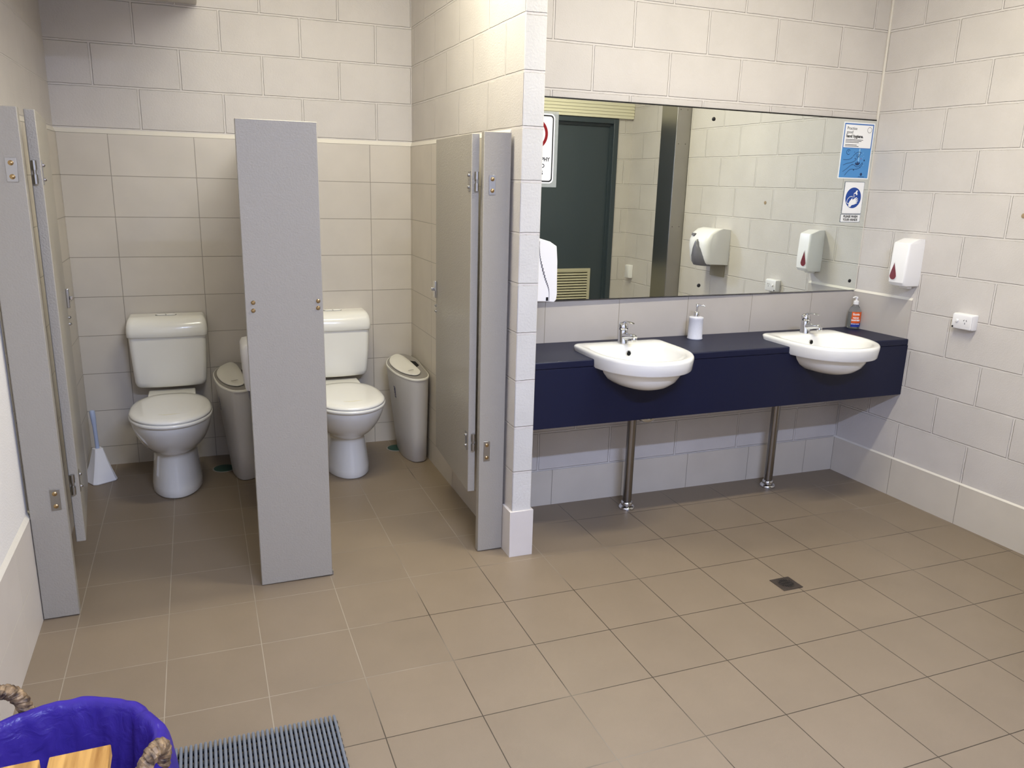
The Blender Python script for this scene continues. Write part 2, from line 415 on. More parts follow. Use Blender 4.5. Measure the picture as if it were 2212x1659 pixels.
# tiles
def tilebox(name, m, *a): return struct(MB().box(*a).build(name, m, bevel=0.001, bseg=1))
tilebox('trim_1', M_tbl, XL+0.01,-3.135,YC-0.010,YC,-0.02,1.777)
tilebox('trim_2', M_tbr, -3.105,XP-0.0101,YC-0.010,YC,-0.02,1.777)
tilebox('trim_3', M_tsd, XP-0.010,XP,-0.36,YC,-0.02,1.777)
tilebox('trim_4', M_tsd, XL,XL+0.010,-0.385,YC,-0.02,1.777)
tilebox('trim_5', M_dad, XL,XL+0.010,-4.42,-0.385,-0.02,0.424)
def fillet(name, pts):        # sloping painted mortar fillet on top of a tile edge: (p0,p1,outward)
    m = MB()
    for (p0, p1, n, z, d, h) in pts:
        a = Vector(p0); b = Vector(p1); nn = Vector(n)
        m.add([(a.x,a.y,z),(b.x,b.y,z),(b.x+nn.x*d,b.y+nn.y*d,z),(a.x+nn.x*d,a.y+nn.y*d,z),(a.x,a.y,z+h),(b.x,b.y,z+h)],
              [(0,1,2,3),(3,2,5,4),(0,3,4),(1,5,2),(0,4,5,1)])
    return struct(m.build(name, M_trim))
fillet('trim_6', [((XL,YC),(XP,YC),(0,-1),1.777,0.0105,0.021), ((XP,YC),(XP,-0.36),(-1,0),1.777,0.0105,0.021), ((XL,-0.385),(XL,YC),(1,0),1.777,0.0105,0.021),
                  ((XL,-4.42),(XL,-0.385),(1,0),0.424,0.0105,0.016)])
tilebox('baseboard_back', M_skb, XP2,-0.001,-0.010,0.0,-0.02,0.2)
struct(MB().quadbox([(rw(-0.01,0.010),-0.01),(rw(-1.82,0.010),-1.82),(rw(-1.82),-1.82),(rw(-0.01),-0.01)],-0.02,0.2).build('baseboard_right', M_skr))
tilebox('baseboard_pier', M_skp, XP-0.011,XP2+0.009,YF-0.009,YF+0.09,-0.02,0.225)
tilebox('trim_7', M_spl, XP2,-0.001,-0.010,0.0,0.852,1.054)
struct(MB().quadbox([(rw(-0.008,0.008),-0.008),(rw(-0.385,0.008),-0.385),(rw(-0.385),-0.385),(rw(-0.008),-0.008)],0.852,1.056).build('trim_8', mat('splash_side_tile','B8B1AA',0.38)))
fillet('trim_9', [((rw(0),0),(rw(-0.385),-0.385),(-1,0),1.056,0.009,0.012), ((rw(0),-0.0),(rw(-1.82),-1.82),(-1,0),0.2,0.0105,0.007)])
# narrow rendered strip beside the mirror in the corner
struct(MB().box(-0.008,0.003,-0.012,0.0,1.056,HW-0.1).build('trim_10', M_trim, bevel=0.003))
# white boxed bulkhead high on the cubicle wall
bo = MB().box(XL+0.001,-3.325,-0.60,YC-0.001,2.412,CEIL-0.001).build('trim_11', M_plain, bevel=0.004)
struct(bo)

# ------------------------------------------------------------------ cubicle fronts, partition and doors
def pilaster(label, x0, x1, y0, hinge, ztop=1.783, th=0.032):
    zb = fz((x0+x1)/2, y0) + 0.003
    t = thing('cubicle_pilaster', label, 'cubicle panel', ((x0+x1)/2, y0+th/2, zb), group='grey cubicle front panels')
    MB().box(x0,x1,y0,y0+th,zb,ztop).build('panel', M_panel, t, bevel=0.0025)
    for (hx0,hx1,hz0,hz1) in hinge:
        h = MB().box(hx0,hx1,y0-0.0022,y0-0.0002,hz0,hz1).build('hinge_plate', M_steel, t, bevel=0.0008)
        for zz in (hz0+0.016, hz1-0.016):
            MB().lathe([(0.008,0.0021),(0.008,0.004),(0.0045,0.0068),(0.0,0.0072)], ((hx0+hx1)/2, y0, zz), 'Y', 14).build('screw', M_brass, h, smooth=True)
    return t
pl = pilaster('left grey cubicle panel against the left wall, two hinge plates', -4.008, -3.894, -0.430, [(-3.944,-3.912,1.556,1.630),(-3.940,-3.909,0.446,0.524)])
pm = pilaster('middle grey cubicle panel between the two toilets, two bolts each side', -3.259, -2.984, -0.413, [])
bs = []
for (bxx, bz) in ((-3.232,1.151),(-3.233,1.122),(-3.002,1.150),(-3.003,1.124)):
    MB().lathe([(0.0075,0.0),(0.0075,0.0025),(0.005,0.0055),(0.0,0.006)], (bxx,-0.4131,bz), 'Y', 16).build('bolt', M_brass, pm, smooth=True)
ft = MB(); ft.box(-2.984,-2.979,-0.408,-0.390,fz(-3,-.4)+0.002,fz(-3,-.4)+0.018); ft.build('foot_clip', M_steel, pm)
pr_ = pilaster('right grey cubicle panel beside the block pier, two hinge plates', -2.351, -2.2375, -0.392, [(-2.328,-2.301,1.545,1.621),(-2.331,-2.303,0.437,0.525)])
cp = thing('cubicle_partition', 'grey dividing panel running back between the two toilet cubicles', 'cubicle panel', (-3.12, 0.4, fz(-3.12,.4)))
MB().box(-3.135,-3.105,-0.380,YC-0.0005,0.13,1.783).build('panel', M_panel, cp, bevel=0.002)
lg = MB().box(-3.13,-3.11,0.33,0.37,fz(-3.12,.35),0.131).build('leg', M_steel, cp)
lg = MB().box(-3.13,-3.11,1.00,1.04,fz(-3.12,1.),0.131).build('leg', M_steel, cp)

def door(label, near, far, side, zb, zt):
    """side=+1: room side of the leaf faces +x (left door), -1 faces -x"""
    n = Vector(near); f_ = Vector(far); d = (f_-n); L = d.length; ang = math.atan2(d.y, d.x)
    t = thing('cubicle_door', label, 'cubicle door', (n.x, n.y, zb), ang, group='open grey cubicle doors')
    H = zt - zb; th = 0.016
    MB().box(0,L,-th,th,0,H).build('panel', M_panel, t, bevel=0.003, local=True)
    s = -side          # local y sign of the face turned to the toilet bowl
    for hz in (0.248-0.06, 1.31-0.045):
        hp = MB().box(0.012,0.042,s*th if s>0 else s*th-0.002,s*th+0.002 if s>0 else s*th,hz,hz+0.078)
        h = hp.build('hinge', M_steel, t, bevel=0.0006, local=True)
        for zz in (hz+0.016, hz+0.062):
            sc = MB(); sc.loft([[(0.03+0.0065*math.cos(a*PI/6), s*(th+0.002), zz+0.0065*math.sin(a*PI/6)) for a in range(12)],
                     [(0.03+0.0065*math.cos(a*PI/6), s*(th+0.007), zz+0.0065*math.sin(a*PI/6)) for a in range(12)],
                     [(0.03+0.003*math.cos(a*PI/6), s*(th+0.010), zz+0.003*math.sin(a*PI/6)) for a in range(12)]])
            sc.build('screw', M_chrome, h, smooth=True, local=True)
        kn = MB(); kn.lathe([(0.008,0),(0.008,0.030)], (-0.010,-s*0.004,hz+0.002), 'Z', 14); kn.lathe([(0.0045,0.030),(0.0045,0.044)], (-0.010,-s*0.004,hz+0.002), 'Z', 12)
        kn.lathe([(0.008,0.044),(0.008,0.074)], (-0.010,-s*0.004,hz+0.002), 'Z', 14)
        kn.box(-0.012,0.002,-s*0.004-0.003,-s*0.004+0.003,hz+0.004,hz+0.028)
        kn.build('knuckle', M_steel, h, smooth=True, local=True)
    lz = 1.085 - zb + 0.0
    lt = MB(); lt.box(L-0.030,L-0.004,s*th if s>0 else s*th-0.012,s*th+0.012 if s>0 else s*th,lz-0.035,lz+0.045)
    lo = lt.build('latch', M_chrome, t, bevel=0.003, local=True)
    ln = MB(); ln.box(L-0.012,L+0.004,min(s*(th+0.012),s*(th+0.024)),max(s*(th+0.012),s*(th+0.024)),lz-0.004,lz+0.012); ln.build('latch_knob', M_chrome, lo, bevel=0.002, local=True)
    for zz in (lz-0.075, lz-0.102):
        MB().loft([[(L-0.012+0.007*math.cos(a*PI/6), s*th, zz+0.007*math.sin(a*PI/6)) for a in range(12)],
                   [(L-0.012+0.007*math.cos(a*PI/6), s*(th+0.006), zz+0.007*math.sin(a*PI/6)) for a in range(12)],
                   [(L-0.012+0.003*math.cos(a*PI/6), s*(th+0.010), zz+0.003*math.sin(a*PI/6)) for a in range(12)]]).build('bolt', M_chrome, t, smooth=True, local=True)
    return t
door('open grey cubicle door folded back along the left wall', (-3.8735,-0.352), (-3.934,0.275), 1, 0.283, 1.782)
door('open grey cubicle door folded back beside the right partition wall', (-2.3725,-0.356), (-2.336,0.262), -1, 0.291, 1.776)

# ------------------------------------------------------------------ toilets
def egg(cx, yf, yb, hw, z, n=44, py=2.15):
    yc = yf + (yb-yf)*0.46; out = []
    for i in range(n):
        a = 2*PI*i/n; ca, sa = math.cos(a), math.sin(a)
        if sa < 0: x = hw*math.copysign(abs(ca)**(2/2.05), ca); y = yc + (yc-yf)*-abs(sa)**(2/2.05)
        else: x = hw*math.copysign(abs(ca)**(2/2.5), ca); y = yc + (yb-yc)*abs(sa)**(2/2.5)
        out.append((cx+x, y, z))
    return out
TX = -3.580; TZ = fz(TX, 0.85)
toilet = thing('toilet', 'left toilet with cream seat, beside the white brush', 'toilet', (TX, 0.85, TZ), group='toilets in the two cubicles')
pan = MB()
rg = []
for (z, hw, yf, yb) in ((0,.119,.588,1.10),(.006,.122,.583,1.10),(.04,.119,.588,1.09),(.12,.110,.606,1.08),(.19,.104,.622,1.07),(.213,.104,.618,1.07),
                        (.228,.118,.590,1.07),(.25,.138,.555,1.06),(.28,.156,.520,1.04),(.32,.170,.487,1.01),(.36,.179,.463,.98),(.395,.184,.450,.96),(.402,.182,.452,.955)):
    rg.append(egg(TX, yf, yb, hw, TZ+z))
pan.loft(rg); pan.build('pan', M_cerm, toilet, smooth=True, angle=60)
MB().box(TX-.115,TX+.115,.935,1.06,TZ+.30,.478).build('rear_ledge', M_cist, toilet, bevel=0.006, bseg=3)
MB().loft([egg(TX,.438,.975,.186,TZ+.403),egg(TX,.432,.98,.191,TZ+.408),egg(TX,.432,.98,.191,TZ+.418),egg(TX,.438,.975,.187,TZ+.422)]).build('seat', M_seat, toilet, smooth=True, angle=60)
lidr = [(.4225,.440,.972,.183),(.4265,.435,.975,.188),(.434,.437,.973,.187),(.441,.450,.965,.178),(.446,.48,.945,.158),(.4485,.53,.91,.122),(.4495,.60,.85,.06)]
MB().loft([egg(TX,yf,yb,hw,TZ+z) for z,yf,yb,hw in lidr]).build('seat_lid', M_seat, toilet, smooth=True, angle=70)
def cring(z, hw, yf, yb=1.172, bow=0.012, r=0.03):
    pts = []; n = 10
    for i in range(n+1):       # bowed front, left to right
        t = i/n; x = -hw + r + (2*hw-2*r)*t; pts.append((TX+x, yf - bow*(1-(2*t-1)**2) , z))
    for i in range(1,6):
        a = -PI/2 + PI/2*i/6; pts.append((TX+hw-r+r*math.cos(a), yf+r+r*math.sin(a), z))
    pts.append((TX+hw, yf+r+0.01, z)); pts.append((TX+hw, yb, z)); pts.append((TX-hw, yb, z)); pts.append((TX-hw, yf+r+0.01, z))
    for i in range(1,6):
        a = PI + PI/2*i/6; pts.append((TX-hw+r+r*math.cos(a), yf+r+r*math.sin(a), z))
    return pts
cis = MB()
cis.loft([cring(.497,.155,1.045),cring(.500,.163,1.035),cring(.510,.171,1.028),cring(.530,.176,1.022),cring(.62,.181,1.015),cring(.70,.185,1.012),cring(.775,.188,1.010)])
co = cis.build('cistern', M_cist, toilet, smooth=True, angle=50)
cl = MB(); cl.loft([cring(.770,.192,1.004),cring(.775,.195,1.0),cring(.80,.196,1.0),cring(.825,.194,1.004,bow=.01),cring(.846,.190,1.014,bow=.008),cring(.860,.184,1.032,bow=0),cring(.867,.178,1.050,bow=-.012),cring(.869,.172,1.062,bow=-.02)])
lo = cl.build('cistern_lid', M_cist, toilet, smooth=True, angle=50)
def oval(cx, cy, hl, r, z, n=10, x0=None, x1=None):
    pts = []
    for i in range(n+1): a = -PI/2 + PI*i/n; pts.append((cx+hl-r+r*math.cos(a), cy+r*math.sin(a), z))
    for i in range(n+1): a = PI/2 + PI*i/n; pts.append((cx-hl+r+r*math.cos(a), cy+r*math.sin(a), z))
    return pts
MB().loft([oval(TX-.003,1.117,.052,.022,.8688),oval(TX-.003,1.117,.052,.022,.8696)]).build('button_recess', M_hole, lo)
for sgn in (-1, 1):
    pts0 = [p for p in oval(TX-.003,1.117,.049,.0185,.869,12) if (p[0]-(TX-.003))*sgn >= 0]
    pts0.sort(key=lambda p: math.atan2(p[1]-1.117, (p[0]-(TX-.003)-sgn*.02)))
    b = MB(); m = len(pts0)
    c0 = [(TX-.003+sgn*.0012,1.117-.0185,.869),(TX-.003+sgn*.0012,1.117+.0185,.869)]
    allp = pts0 + c0; cxm = sum(p[0] for p in allp)/len(allp)
    allp.sort(key=lambda p: math.atan2(p[1]-1.117, p[0]-cxm))
    b.loft([[(p[0],p[1],.8694) for p in allp],[(p[0],p[1],.8735) for p in allp],[(cxm+(p[0]-cxm)*.9,1.117+(p[1]-1.117)*.86,.8752) for p in allp]])
    b.build('flush_button', M_seat, lo, smooth=True)
MB().box(TX+.118,TX+.146,.9985,1.004,.784,.787).build('maker_mark', M_lgrey, lo)
mk = MB(); mk.tube([(TX-.05,.545,TZ+.4487),(TX-.02,.532,TZ+.4485),(TX+.012,.536,TZ+.4488),(TX+.045,.540,TZ+.4487)],[.0005,.0014,.0014,.0004],6); mk.build('scuff', M_yellow, toilet)
toilet2 = dup(toilet, (0.873, 0.022, -0.010), 'right toilet with cream seat, beside the bin in the corner', 'toilets in the two cubicles')

# toilet brush
tbx, tby = -3.952, 0.955; tbz = fz(tbx, tby)
tb = thing('toilet_brush', 'white toilet brush in flared square holder, standing left of the left toilet', 'toilet brush', (tbx, tby, tbz))
def sq(h, z, rot=0.55, n=8):
    out = []
    for k in range(4):
        a = rot + PI/4 + k*PI/2
        for q in range(n//4+1):
            aa = a - 0.14 + 0.28*q/(n//4); rr = h*1.36
            out.append((tbx+rr*math.cos(aa), tby+rr*math.sin(aa), tbz+z))
    return out
hd = MB(); hd.loft([sq(.056,0),sq(.058,.004),sq(.053,.022),sq(.043,.06),sq(.033,.10),sq(.025,.14),sq(.020,.165),sq(.0185,.175)])
hd.build('holder', M_white, tb, smooth=True, angle=30)
hn = MB(); hn.tube([(tbx,tby,tbz+.16),(tbx-.001,tby,tbz+.22),(tbx-.003,tby,tbz+.29),(tbx-.005,tby,tbz+.34),(tbx-.007,tby,tbz+.372),(tbx-.007,tby,tbz+.377)],[.010,.0095,.010,.0135,.0135,.010],12)
hn.build('handle', M_blueh, tb, smooth=True)

# sanitary bins
BX, BY = -2.335, 0.93; BZ = fz(BX, BY)
top_pts = [(-2.292,1.158),(-2.370,1.135),(-2.428,1.03),(-2.432,.92),(-2.405,.80),(-2.350,.715),(-2.285,.712),(-2.247,.765),(-2.243,.90),(-2.245,1.06)]
bot_pts = [(-2.300,1.145),(-2.335,1.135),(-2.362,1.06),(-2.372,.94),(-2.366,.85),(-2.337,.762),(-2.290,.752),(-2.254,.79),(-2.248,.90),(-2.250,1.06)]
def btop(y, s=0.0): return .531 + .10*(y-.70) + s
def bring(f, zfun):
    pts = [(bot_pts[i][0]*(1-f)+top_pts[i][0]*f, bot_pts[i][1]*(1-f)+top_pts[i][1]*f, 0) for i in range(10)]
    return [(p.x, p.y, zfun(p.y)) for p in cr(pts, 5)]
def scale_ring(r, k, dz=0.0):
    cx = sum(p[0] for p in r)/len(r); cy = sum(p[1] for p in r)/len(r)
    return [(cx+(p[0]-cx)*k, cy+(p[1]-cy)*k, p[2]+dz) for p in r]
sbin = thing('sanitary_bin', 'tall pale grey sanitary bin in the corner right of the right toilet', 'bin', (BX, BY, BZ), group='sanitary bins')
bb = MB(); H0 = lambda f: (lambda y: BZ + (btop(y)-.012-BZ)*f)
bb.loft([scale_ring(bring(0,H0(0)),.96), bring(0,H0(.012)), bring(.33,H0(.33)), bring(.66,H0(.66)), bring(.97,H0(1.0))])
body = bb.build('body', M_bin, sbin, smooth=True, angle=60)
r1 = bring(1, lambda y: btop(y,-.011)); r2 = bring(1, lambda y: btop(y,0))
rim = MB(); rim.loft([scale_ring(r1,.985), scale_ring(r1,1.01), scale_ring(r2,1.01,-.002), scale_ring(r2,.995), scale_ring(r2,.965,-.0005)])
rim.build('rim', M_lid, sbin, smooth=True, angle=60)
deck = MB(); deck.loft([scale_ring(r2,.965,-.004), scale_ring(r2,.962,.0012)]); dk = deck.build('deck', M_lgrey, sbin, smooth=True)
fl_pts = [(-2.345,1.135),(-2.395,1.07),(-2.418,.97),(-2.405,.86),(-2.368,.782),(-2.318,.755),(-2.285,.80),(-2.288,.90),(-2.300,1.02),(-2.315,1.10)]
fr = [(p.x,p.y,btop(p.y,.006)) for p in cr([(a,b,0) for a,b in fl_pts],5)]
MB().loft([scale_ring(fr,.96,-.003), scale_ring(fr,1.0,0), scale_ring(fr,.99,.004), scale_ring(fr,.9,.0065), scale_ring(fr,.5,.0085)]).build('lid_flap', M_lid, sbin, smooth=True)
hs = [(-2.292,1.02),(-2.262,1.00),(-2.258,.93),(-2.280,.90),(-2.289,.95)]
MB().loft([[(a,b,btop(b,.0014)) for a,b in hs],[(a,b,btop(b,.002)) for a,b in hs]]).build('sensor_window', M_hole, dk)
lt = MB(); put_text(lt, 'initial', 0.030, (-2.398+.0, .872, .385), (0,0,1), (-.22,.97,0), bold=.0009, shear=.15, sx=1.05)
# wrap the word onto the bin flank
def flank(y, z):
    f = (z-BZ)/(btop(y)-BZ); ring = bring(f, lambda q: z); best = min((p for p in ring if p[0] < -2.33), key=lambda p: abs(p[1]-y)); 
    n = sorted((p for p in ring if p[0] < -2.33), key=lambda p: abs(p[1]-y))[:2]
    if abs(n[0][1]-n[1][1]) < 1e-6: return n[0][0]
    t = (y-n[0][1])/(n[1][1]-n[0][1]); return n[0][0]+(n[1][0]-n[0][0])*t
lt.v = [(flank(v[1], v[2])-.0012, v[1], v[2]) for v in lt.v]
lt.build('lettering', mat('bin_navy_ink','1A1F63',0.5), body)
lt2 = MB(); put_text(lt2, 'sanitary', 0.012, (-2.352,.805,btop(.81,.0155)), (.93,.35,.03), (-.35,.93,.09), bold=.0003); lt2.build('small_print', M_lgrey, dk)
sbin2 = dup(sbin, (-0.937, -0.012, fz(BX-.937,BY)-BZ), 'tall pale grey sanitary bin right of the left toilet, half behind the panel', 'sanitary bins')

# green floor caps
for (cx, cy, lab) in ((-2.372,1.03,'round dark green floor cap beside the bin in the right cubicle'), (-3.350,.955,'round dark green floor cap beside the bin in the left cubicle')):
    z = fz(cx, cy); g = thing('floor_cleanout', lab, 'floor cleanout', (cx, cy, z), group='round floor cleanouts')
    MB().lathe([(.060,-.002),(.060,.0015),(.055,.0025)], (cx,cy,z), 'Z', 32).build('ring', M_lgrey, g)
    MB().lathe([(.054,.0),(.054,.0035),(.03,.0045)], (cx,cy,z), 'Z', 32).build('cap', M_green, g, smooth=True)

# toilet roll dispenser on the partition, left cubicle
td = thing('toilet_roll_dispenser', 'white toilet roll dispenser with grey base on the cubicle divider', 'dispenser', (-3.14,.31,.55))
def tdr(z, d, y0, y1, r=.02):
    out = []
    for (cx, cy, a0) in ((-3.1355-d+r, y0+r, PI), (-3.1355-d+r, y1-r, PI/2)):
        for k in range(5):
            a = a0 + (PI/2*k/4 if a0 == PI else PI/2*k/4); out.append((cx+r*math.cos(a), cy+r*math.sin(a)))
    top = out[5:10][::1]; bot = out[0:5]
    pts = [(-3.1355,y1)] + top + bot + [(-3.1355,y0)]
    return [(p[0],p[1],z) for p in pts]
MB().loft([tdr(.662,.107,.20,.40),tdr(.67,.112,.20,.41),tdr(.80,.118,.20,.42),tdr(.85,.118,.20,.42),tdr(.868,.110,.205,.415),tdr(.874,.09,.22,.40)]).build('cover', M_white, td, smooth=True, angle=50)
MB().loft([tdr(.578,.075,.215,.37),tdr(.585,.085,.21,.38),tdr(.62,.098,.205,.39),tdr(.661,.105,.20,.40)]).build('tray', M_dgrey, td, smooth=True, angle=50)

# ------------------------------------------------------------------ vanity bench and basins
ZB = 0.856; YBF = -0.397
def dshape(cx, hw, yb, yf, ym, z, rb=0.035, n=24):
    pts = []
    for k in range(5): a = PI/2 - PI/2*k/4*-1; pts.append((cx-hw+rb+rb*math.cos(PI/2+PI/2*k/4), yb-rb+rb*math.sin(PI/2+PI/2*k/4), z))
    for k in range(n+1):
        a = PI + PI*k/n; pts.append((cx+hw*math.copysign(abs(math.cos(a))**(2/2.15), math.cos(a)), ym+(ym-yf)*-abs(math.sin(a))**(2/2.15), z))
    for k in range(5): pts.append((cx+hw-rb+rb*math.cos(PI/2*k/4), yb-rb+rb*math.sin(PI/2*k/4), z))
    return pts
BCX = (-1.595, -0.527)
bench = thing('vanity_bench', 'navy blue laminate bench carrying both basins', 'vanity bench', (-1.06,-0.2,0.555))
def carve(mb, name, m, parent, bevel):
    o = mb.build(name, m, None)
    cutters = []
    for cx in BCX:
        c = MB().loft([dshape(cx,.03,-.36,-.46,-.40,.7215,.02),dshape(cx,.08,-.32,-.515,-.40,.7265),dshape(cx,.125,-.27,-.552,-.39,.7415),dshape(cx,.1605,-.235,-.578,-.38,.7645),
                       dshape(cx,.1825,-.215,-.592,-.37,.7915),dshape(cx,.1905,-.205,-.598,-.37,.8115),dshape(cx,.197,-.20,-.60,-.36,.8165),dshape(cx,.2265,-.199,-.634,-.36,.8172),dshape(cx,.2295,-.194,-.638,-.36,.822),dshape(cx,.2345,-.176,-.643,-.36,1.0)]).build('cutter', m, None)
        cutters += [c]
        b = o.modifiers.new('cut', 'BOOLEAN'); b.operation = 'DIFFERENCE'; b.object = c; b.solver = 'EXACT'
    dg = bpy.context.evaluated_depsgraph_get(); me = bpy.data.meshes.new_from_object(o.evaluated_get(dg))
    for c in cutters: bpy.data.objects.remove(c)
    bpy.data.objects.remove(o)
    for v in me.vertices: v.co -= world_off(parent)
    o2 = bpy.data.objects.new(name, me); C.objects.link(o2); o2.parent = parent
    if bevel:
        b = o2.modifiers.new('bevel', 'BEVEL'); b.width = bevel; b.segments = 3; b.limit_method = 'ANGLE'; b.angle_limit = math.radians(60)
        me.shade_smooth()
        try: me.set_sharp_from_angle(angle=math.radians(40))
        except Exception: pass
    return o2
carve(MB().quadbox([(XP2+.001,-.0115),(XP2+.001,YBF),(rw(YBF)-.001,YBF),(rw(-.011)-.011,-.0115)],ZB-.034,ZB), 'top', M_navy, bench, .006)
carve(MB().box(XP2+.001,rw(YBF)-.001,YBF,YBF+.018,.557,ZB-.0335), 'apron', M_navy, bench, 0.002)

def basin(cx, label):
    t = thing('basin', label, 'basin', (cx, -.35, ZB), group='white semi-recessed basins')
    D = lambda hw, yb, yf, ym, z, rb=.035: dshape(cx, hw, yb, yf, ym, z, rb)
    m = MB()
    # outer shell: underside bowl, band, rim, then inside of the bowl down to the waste
    rings = [D(.03,-.36,-.46,-.40,.722,.02), D(.08,-.32,-.515,-.40,.727), D(.125,-.27,-.552,-.39,.742), D(.160,-.235,-.578,-.38,.765), D(.182,-.215,-.592,-.37,.792), D(.190,-.205,-.598,-.37,.812),
             D(.196,-.20,-.604,-.365,.8165)]
    band = [D(.226,-.20,-.634,-.36,.817), D(.229,-.195,-.638,-.36,.822), D(.234,-.175,-.643,-.36,.865), D(.2335,-.17,-.642,-.36,.874), D(.229,-.172,-.638,-.36,.8795), D(.222,-.177,-.631,-.36,.881),
            D(.205,-.255,-.612,-.37,.880), D(.198,-.262,-.604,-.375,.876), D(.190,-.268,-.594,-.38,.862), D(.172,-.275,-.572,-.39,.825), D(.140,-.29,-.54,-.40,.785), D(.09,-.32,-.50,-.40,.758), D(.03,-.37,-.44,-.40,.752,.02)]
    m.loft(rings + band)
    m.build('bowl', M_cerm, t, smooth=True, angle=50)
    ov = MB().lathe([(.014,.0),(.014,.004),(.0105,.005),(.0105,.002)], (cx+.012,-.2705,.842), 'Y', 24); r = ov.build('overflow_ring', M_chrome, t, smooth=True)
    MB().lathe([(.0105,.0028),(.0105,.0032)], (cx+.012,-.2705,.842), 'Y', 24).build('overflow_hole', M_hole, r)
    MB().lathe([(.022,.0),(.022,.003),(.012,.004),(.012,.001)], (cx,-.40,.7525), 'Z', 24).build('waste', M_chrome, t, smooth=True)
    MB().box(cx+.002,cx+.022,-.2625,-.2615,.8635,.865).build('maker_mark', M_lgrey, t)
    return t
basin(BCX[0], 'white semi-recessed basin nearer the block pier')
basin(BCX[1], 'white semi-recessed basin nearer the right wall')

def tap(cx, label):
    y = -.215; z = .8795
    t = thing('basin_tap', label, 'tap', (cx, y, z), group='chrome mixer taps')
    def el(yc, hy, hx, zz, tilt=0.0): return [(cx+hx*math.cos(2*PI*i/24), yc+hy*math.sin(2*PI*i/24), zz+tilt*math.sin(2*PI*i/24)) for i in range(24)]
    b = MB(); b.loft([el(y-.004,.029,.024,z),el(y-.004,.029,.024,z+.004),el(y-.003,.026,.022,z+.02),el(y,.023,.021,z+.045),el(y,.022,.021,z+.062,.004),el(y,.021,.020,z+.066,.004)])
    # spout
    def sp(yy, zz, rx, rz): return [(cx+rx*math.cos(2*PI*i/20), yy, zz+rz*math.sin(2*PI*i/20)) for i in range(20)]
    b.loft([sp(y-.004,z+.035,.017,.024),sp(y-.03,z+.038,.015,.018),sp(y-.06,z+.044,.013,.013),sp(y-.085,z+.048,.0125,.011),sp(y-.102,z+.049,.013,.0115),sp(y-.112,z+.048,.010,.009)])
    b.build('body', M_chrome, t, smooth=True, angle=60)
    MB().lathe([(.0125,.0),(.0135,.004),(.0135,.012),(.012,.016)], (cx,y-.103,z+.028), 'Z', 20).build('aerator', M_chrome, t, smooth=True)
    c = MB(); c.loft([el(y,.0215,.0205,z+.068,.004),el(y,.0225,.0215,z+.072,.004),el(y+.002,.0245,.0235,z+.082,.003),el(y+.002,.022,.0215,z+.091,.002),el(y,.015,.015,z+.098),el(y-.002,.005,.006,z+.101)])
    cp_ = c.build('lever_cap', M_chrome, t, smooth=True, angle=60)
    lv = MB(); R_ = []
    for (yy, zz, hx, hz) in ((y+.006,z+.092,.013,.006),(y-.012,z+.102,.014,.006),(y-.035,z+.1075,.012,.0035),(y-.06,z+.109,.011,.0025),(y-.085,z+.1075,.010,.002),(y-.090,z+.107,.006,.0012)):
        R_.append([(cx+hx*math.cos(2*PI*i/16), yy, zz+hz*math.sin(2*PI*i/16)) for i in range(16)])
    lv.loft(R_); lv.build('lever', M_chrome, cp_, smooth=True, angle=60)
    return t
tap(-1.585, 'chrome mixer tap on the basin nearer the block pier')
tap(-.513, 'chrome mixer tap on the basin nearer the right wall')

# waste pipes under the bench
def waste(px, py, tx, label, big):
    z = fz(px, py)
    t = thing('waste_pipe', label, 'pipe', (px, py, z), group='chrome waste pipes under the bench')
    top = .62
    MB().lathe([(.0225,z+.03),(.0225,top)], (px,py,0), 'Z', 28).build('pipe', M_dsteel, t, smooth=True)
    MB().lathe([(.040,z),(.041,z+.004),(.040,z+.012),(.034,z+.018),(.028,z+.020),(.029,z+.030),(.027,z+.038),(.023,z+.041)], (px,py,0), 'Z', 32).build('floor_flange', M_chrome, t, smooth=True, angle=40)
    tr = MB(); r = .042; zc = .532 if big else .545
    path = [(px,py-.001,top),(px,py,zc+.04)]
    path = []
    for k in range(13): a = PI + PI*k/12; path.append((tx + r*math.cos(a), py-.045, zc + r*math.sin(a)))
    path = [(tx-r, py-.045, .60)] + path + [(tx+r, py-.045, .66)]
    tr.tube(path, .019, 14); tr.build('trap', M_chrome if big else M_dsteel, t, smooth=True)
    if big: MB().tube([(px,py-.0,.60),(tx-r,py-.045,.60)], .019, 14).build('elbow', M_chrome, t, smooth=True)
    return t
waste(-1.473, -.163, -1.418, 'chrome floor waste pipe below the basin nearer the pier, curved trap showing', True)
wp2 = waste(-.565, -.130, -.415, 'chrome floor waste pipe below the basin nearer the right wall', False)

# ------------------------------------------------------------------ mirror and what is stuck to it
MA = 0.012
mir = thing('wall_mirror', 'wide frameless mirror above the two basins', 'mirror', (-.006, -.0045, 1.511), MA)
mo = MB().box(-2.11,-.001,-.0085,-.004,-.4475,.4475).build('glass', M_mirror, mir, local=True)
MB().box(-2.112,.0025,-.004,.0005,-.4495,.4545).build('backing', M_black, mir, local=True)
for (x, z) in ((-1.044,1.915),(-1.049,1.113),(-.048,1.114)):
    o = MB().lathe([(.0095,.0085),(.0095,.0105),(.006,.0125)], (x,0,z-1.511), 'Y', 20).build('fixing', M_black, mir, smooth=True, local=True)
def on_mirror(name, label, cat, x, z):       # x: distance along the mirror from its right end
    yy = -.0045 + x*math.sin(MA) - .0092*math.cos(MA)
    return thing(name, label, cat, (-.006 + x*math.cos(MA), yy, z), MA)
def flat(mb, pts, y, th=.0003):      # outline in local (x,z), thickness towards -y
    mb.loft([[(p[0], y, p[1]) for p in pts], [(p[0], y-th, p[1]) for p in pts]]); return mb
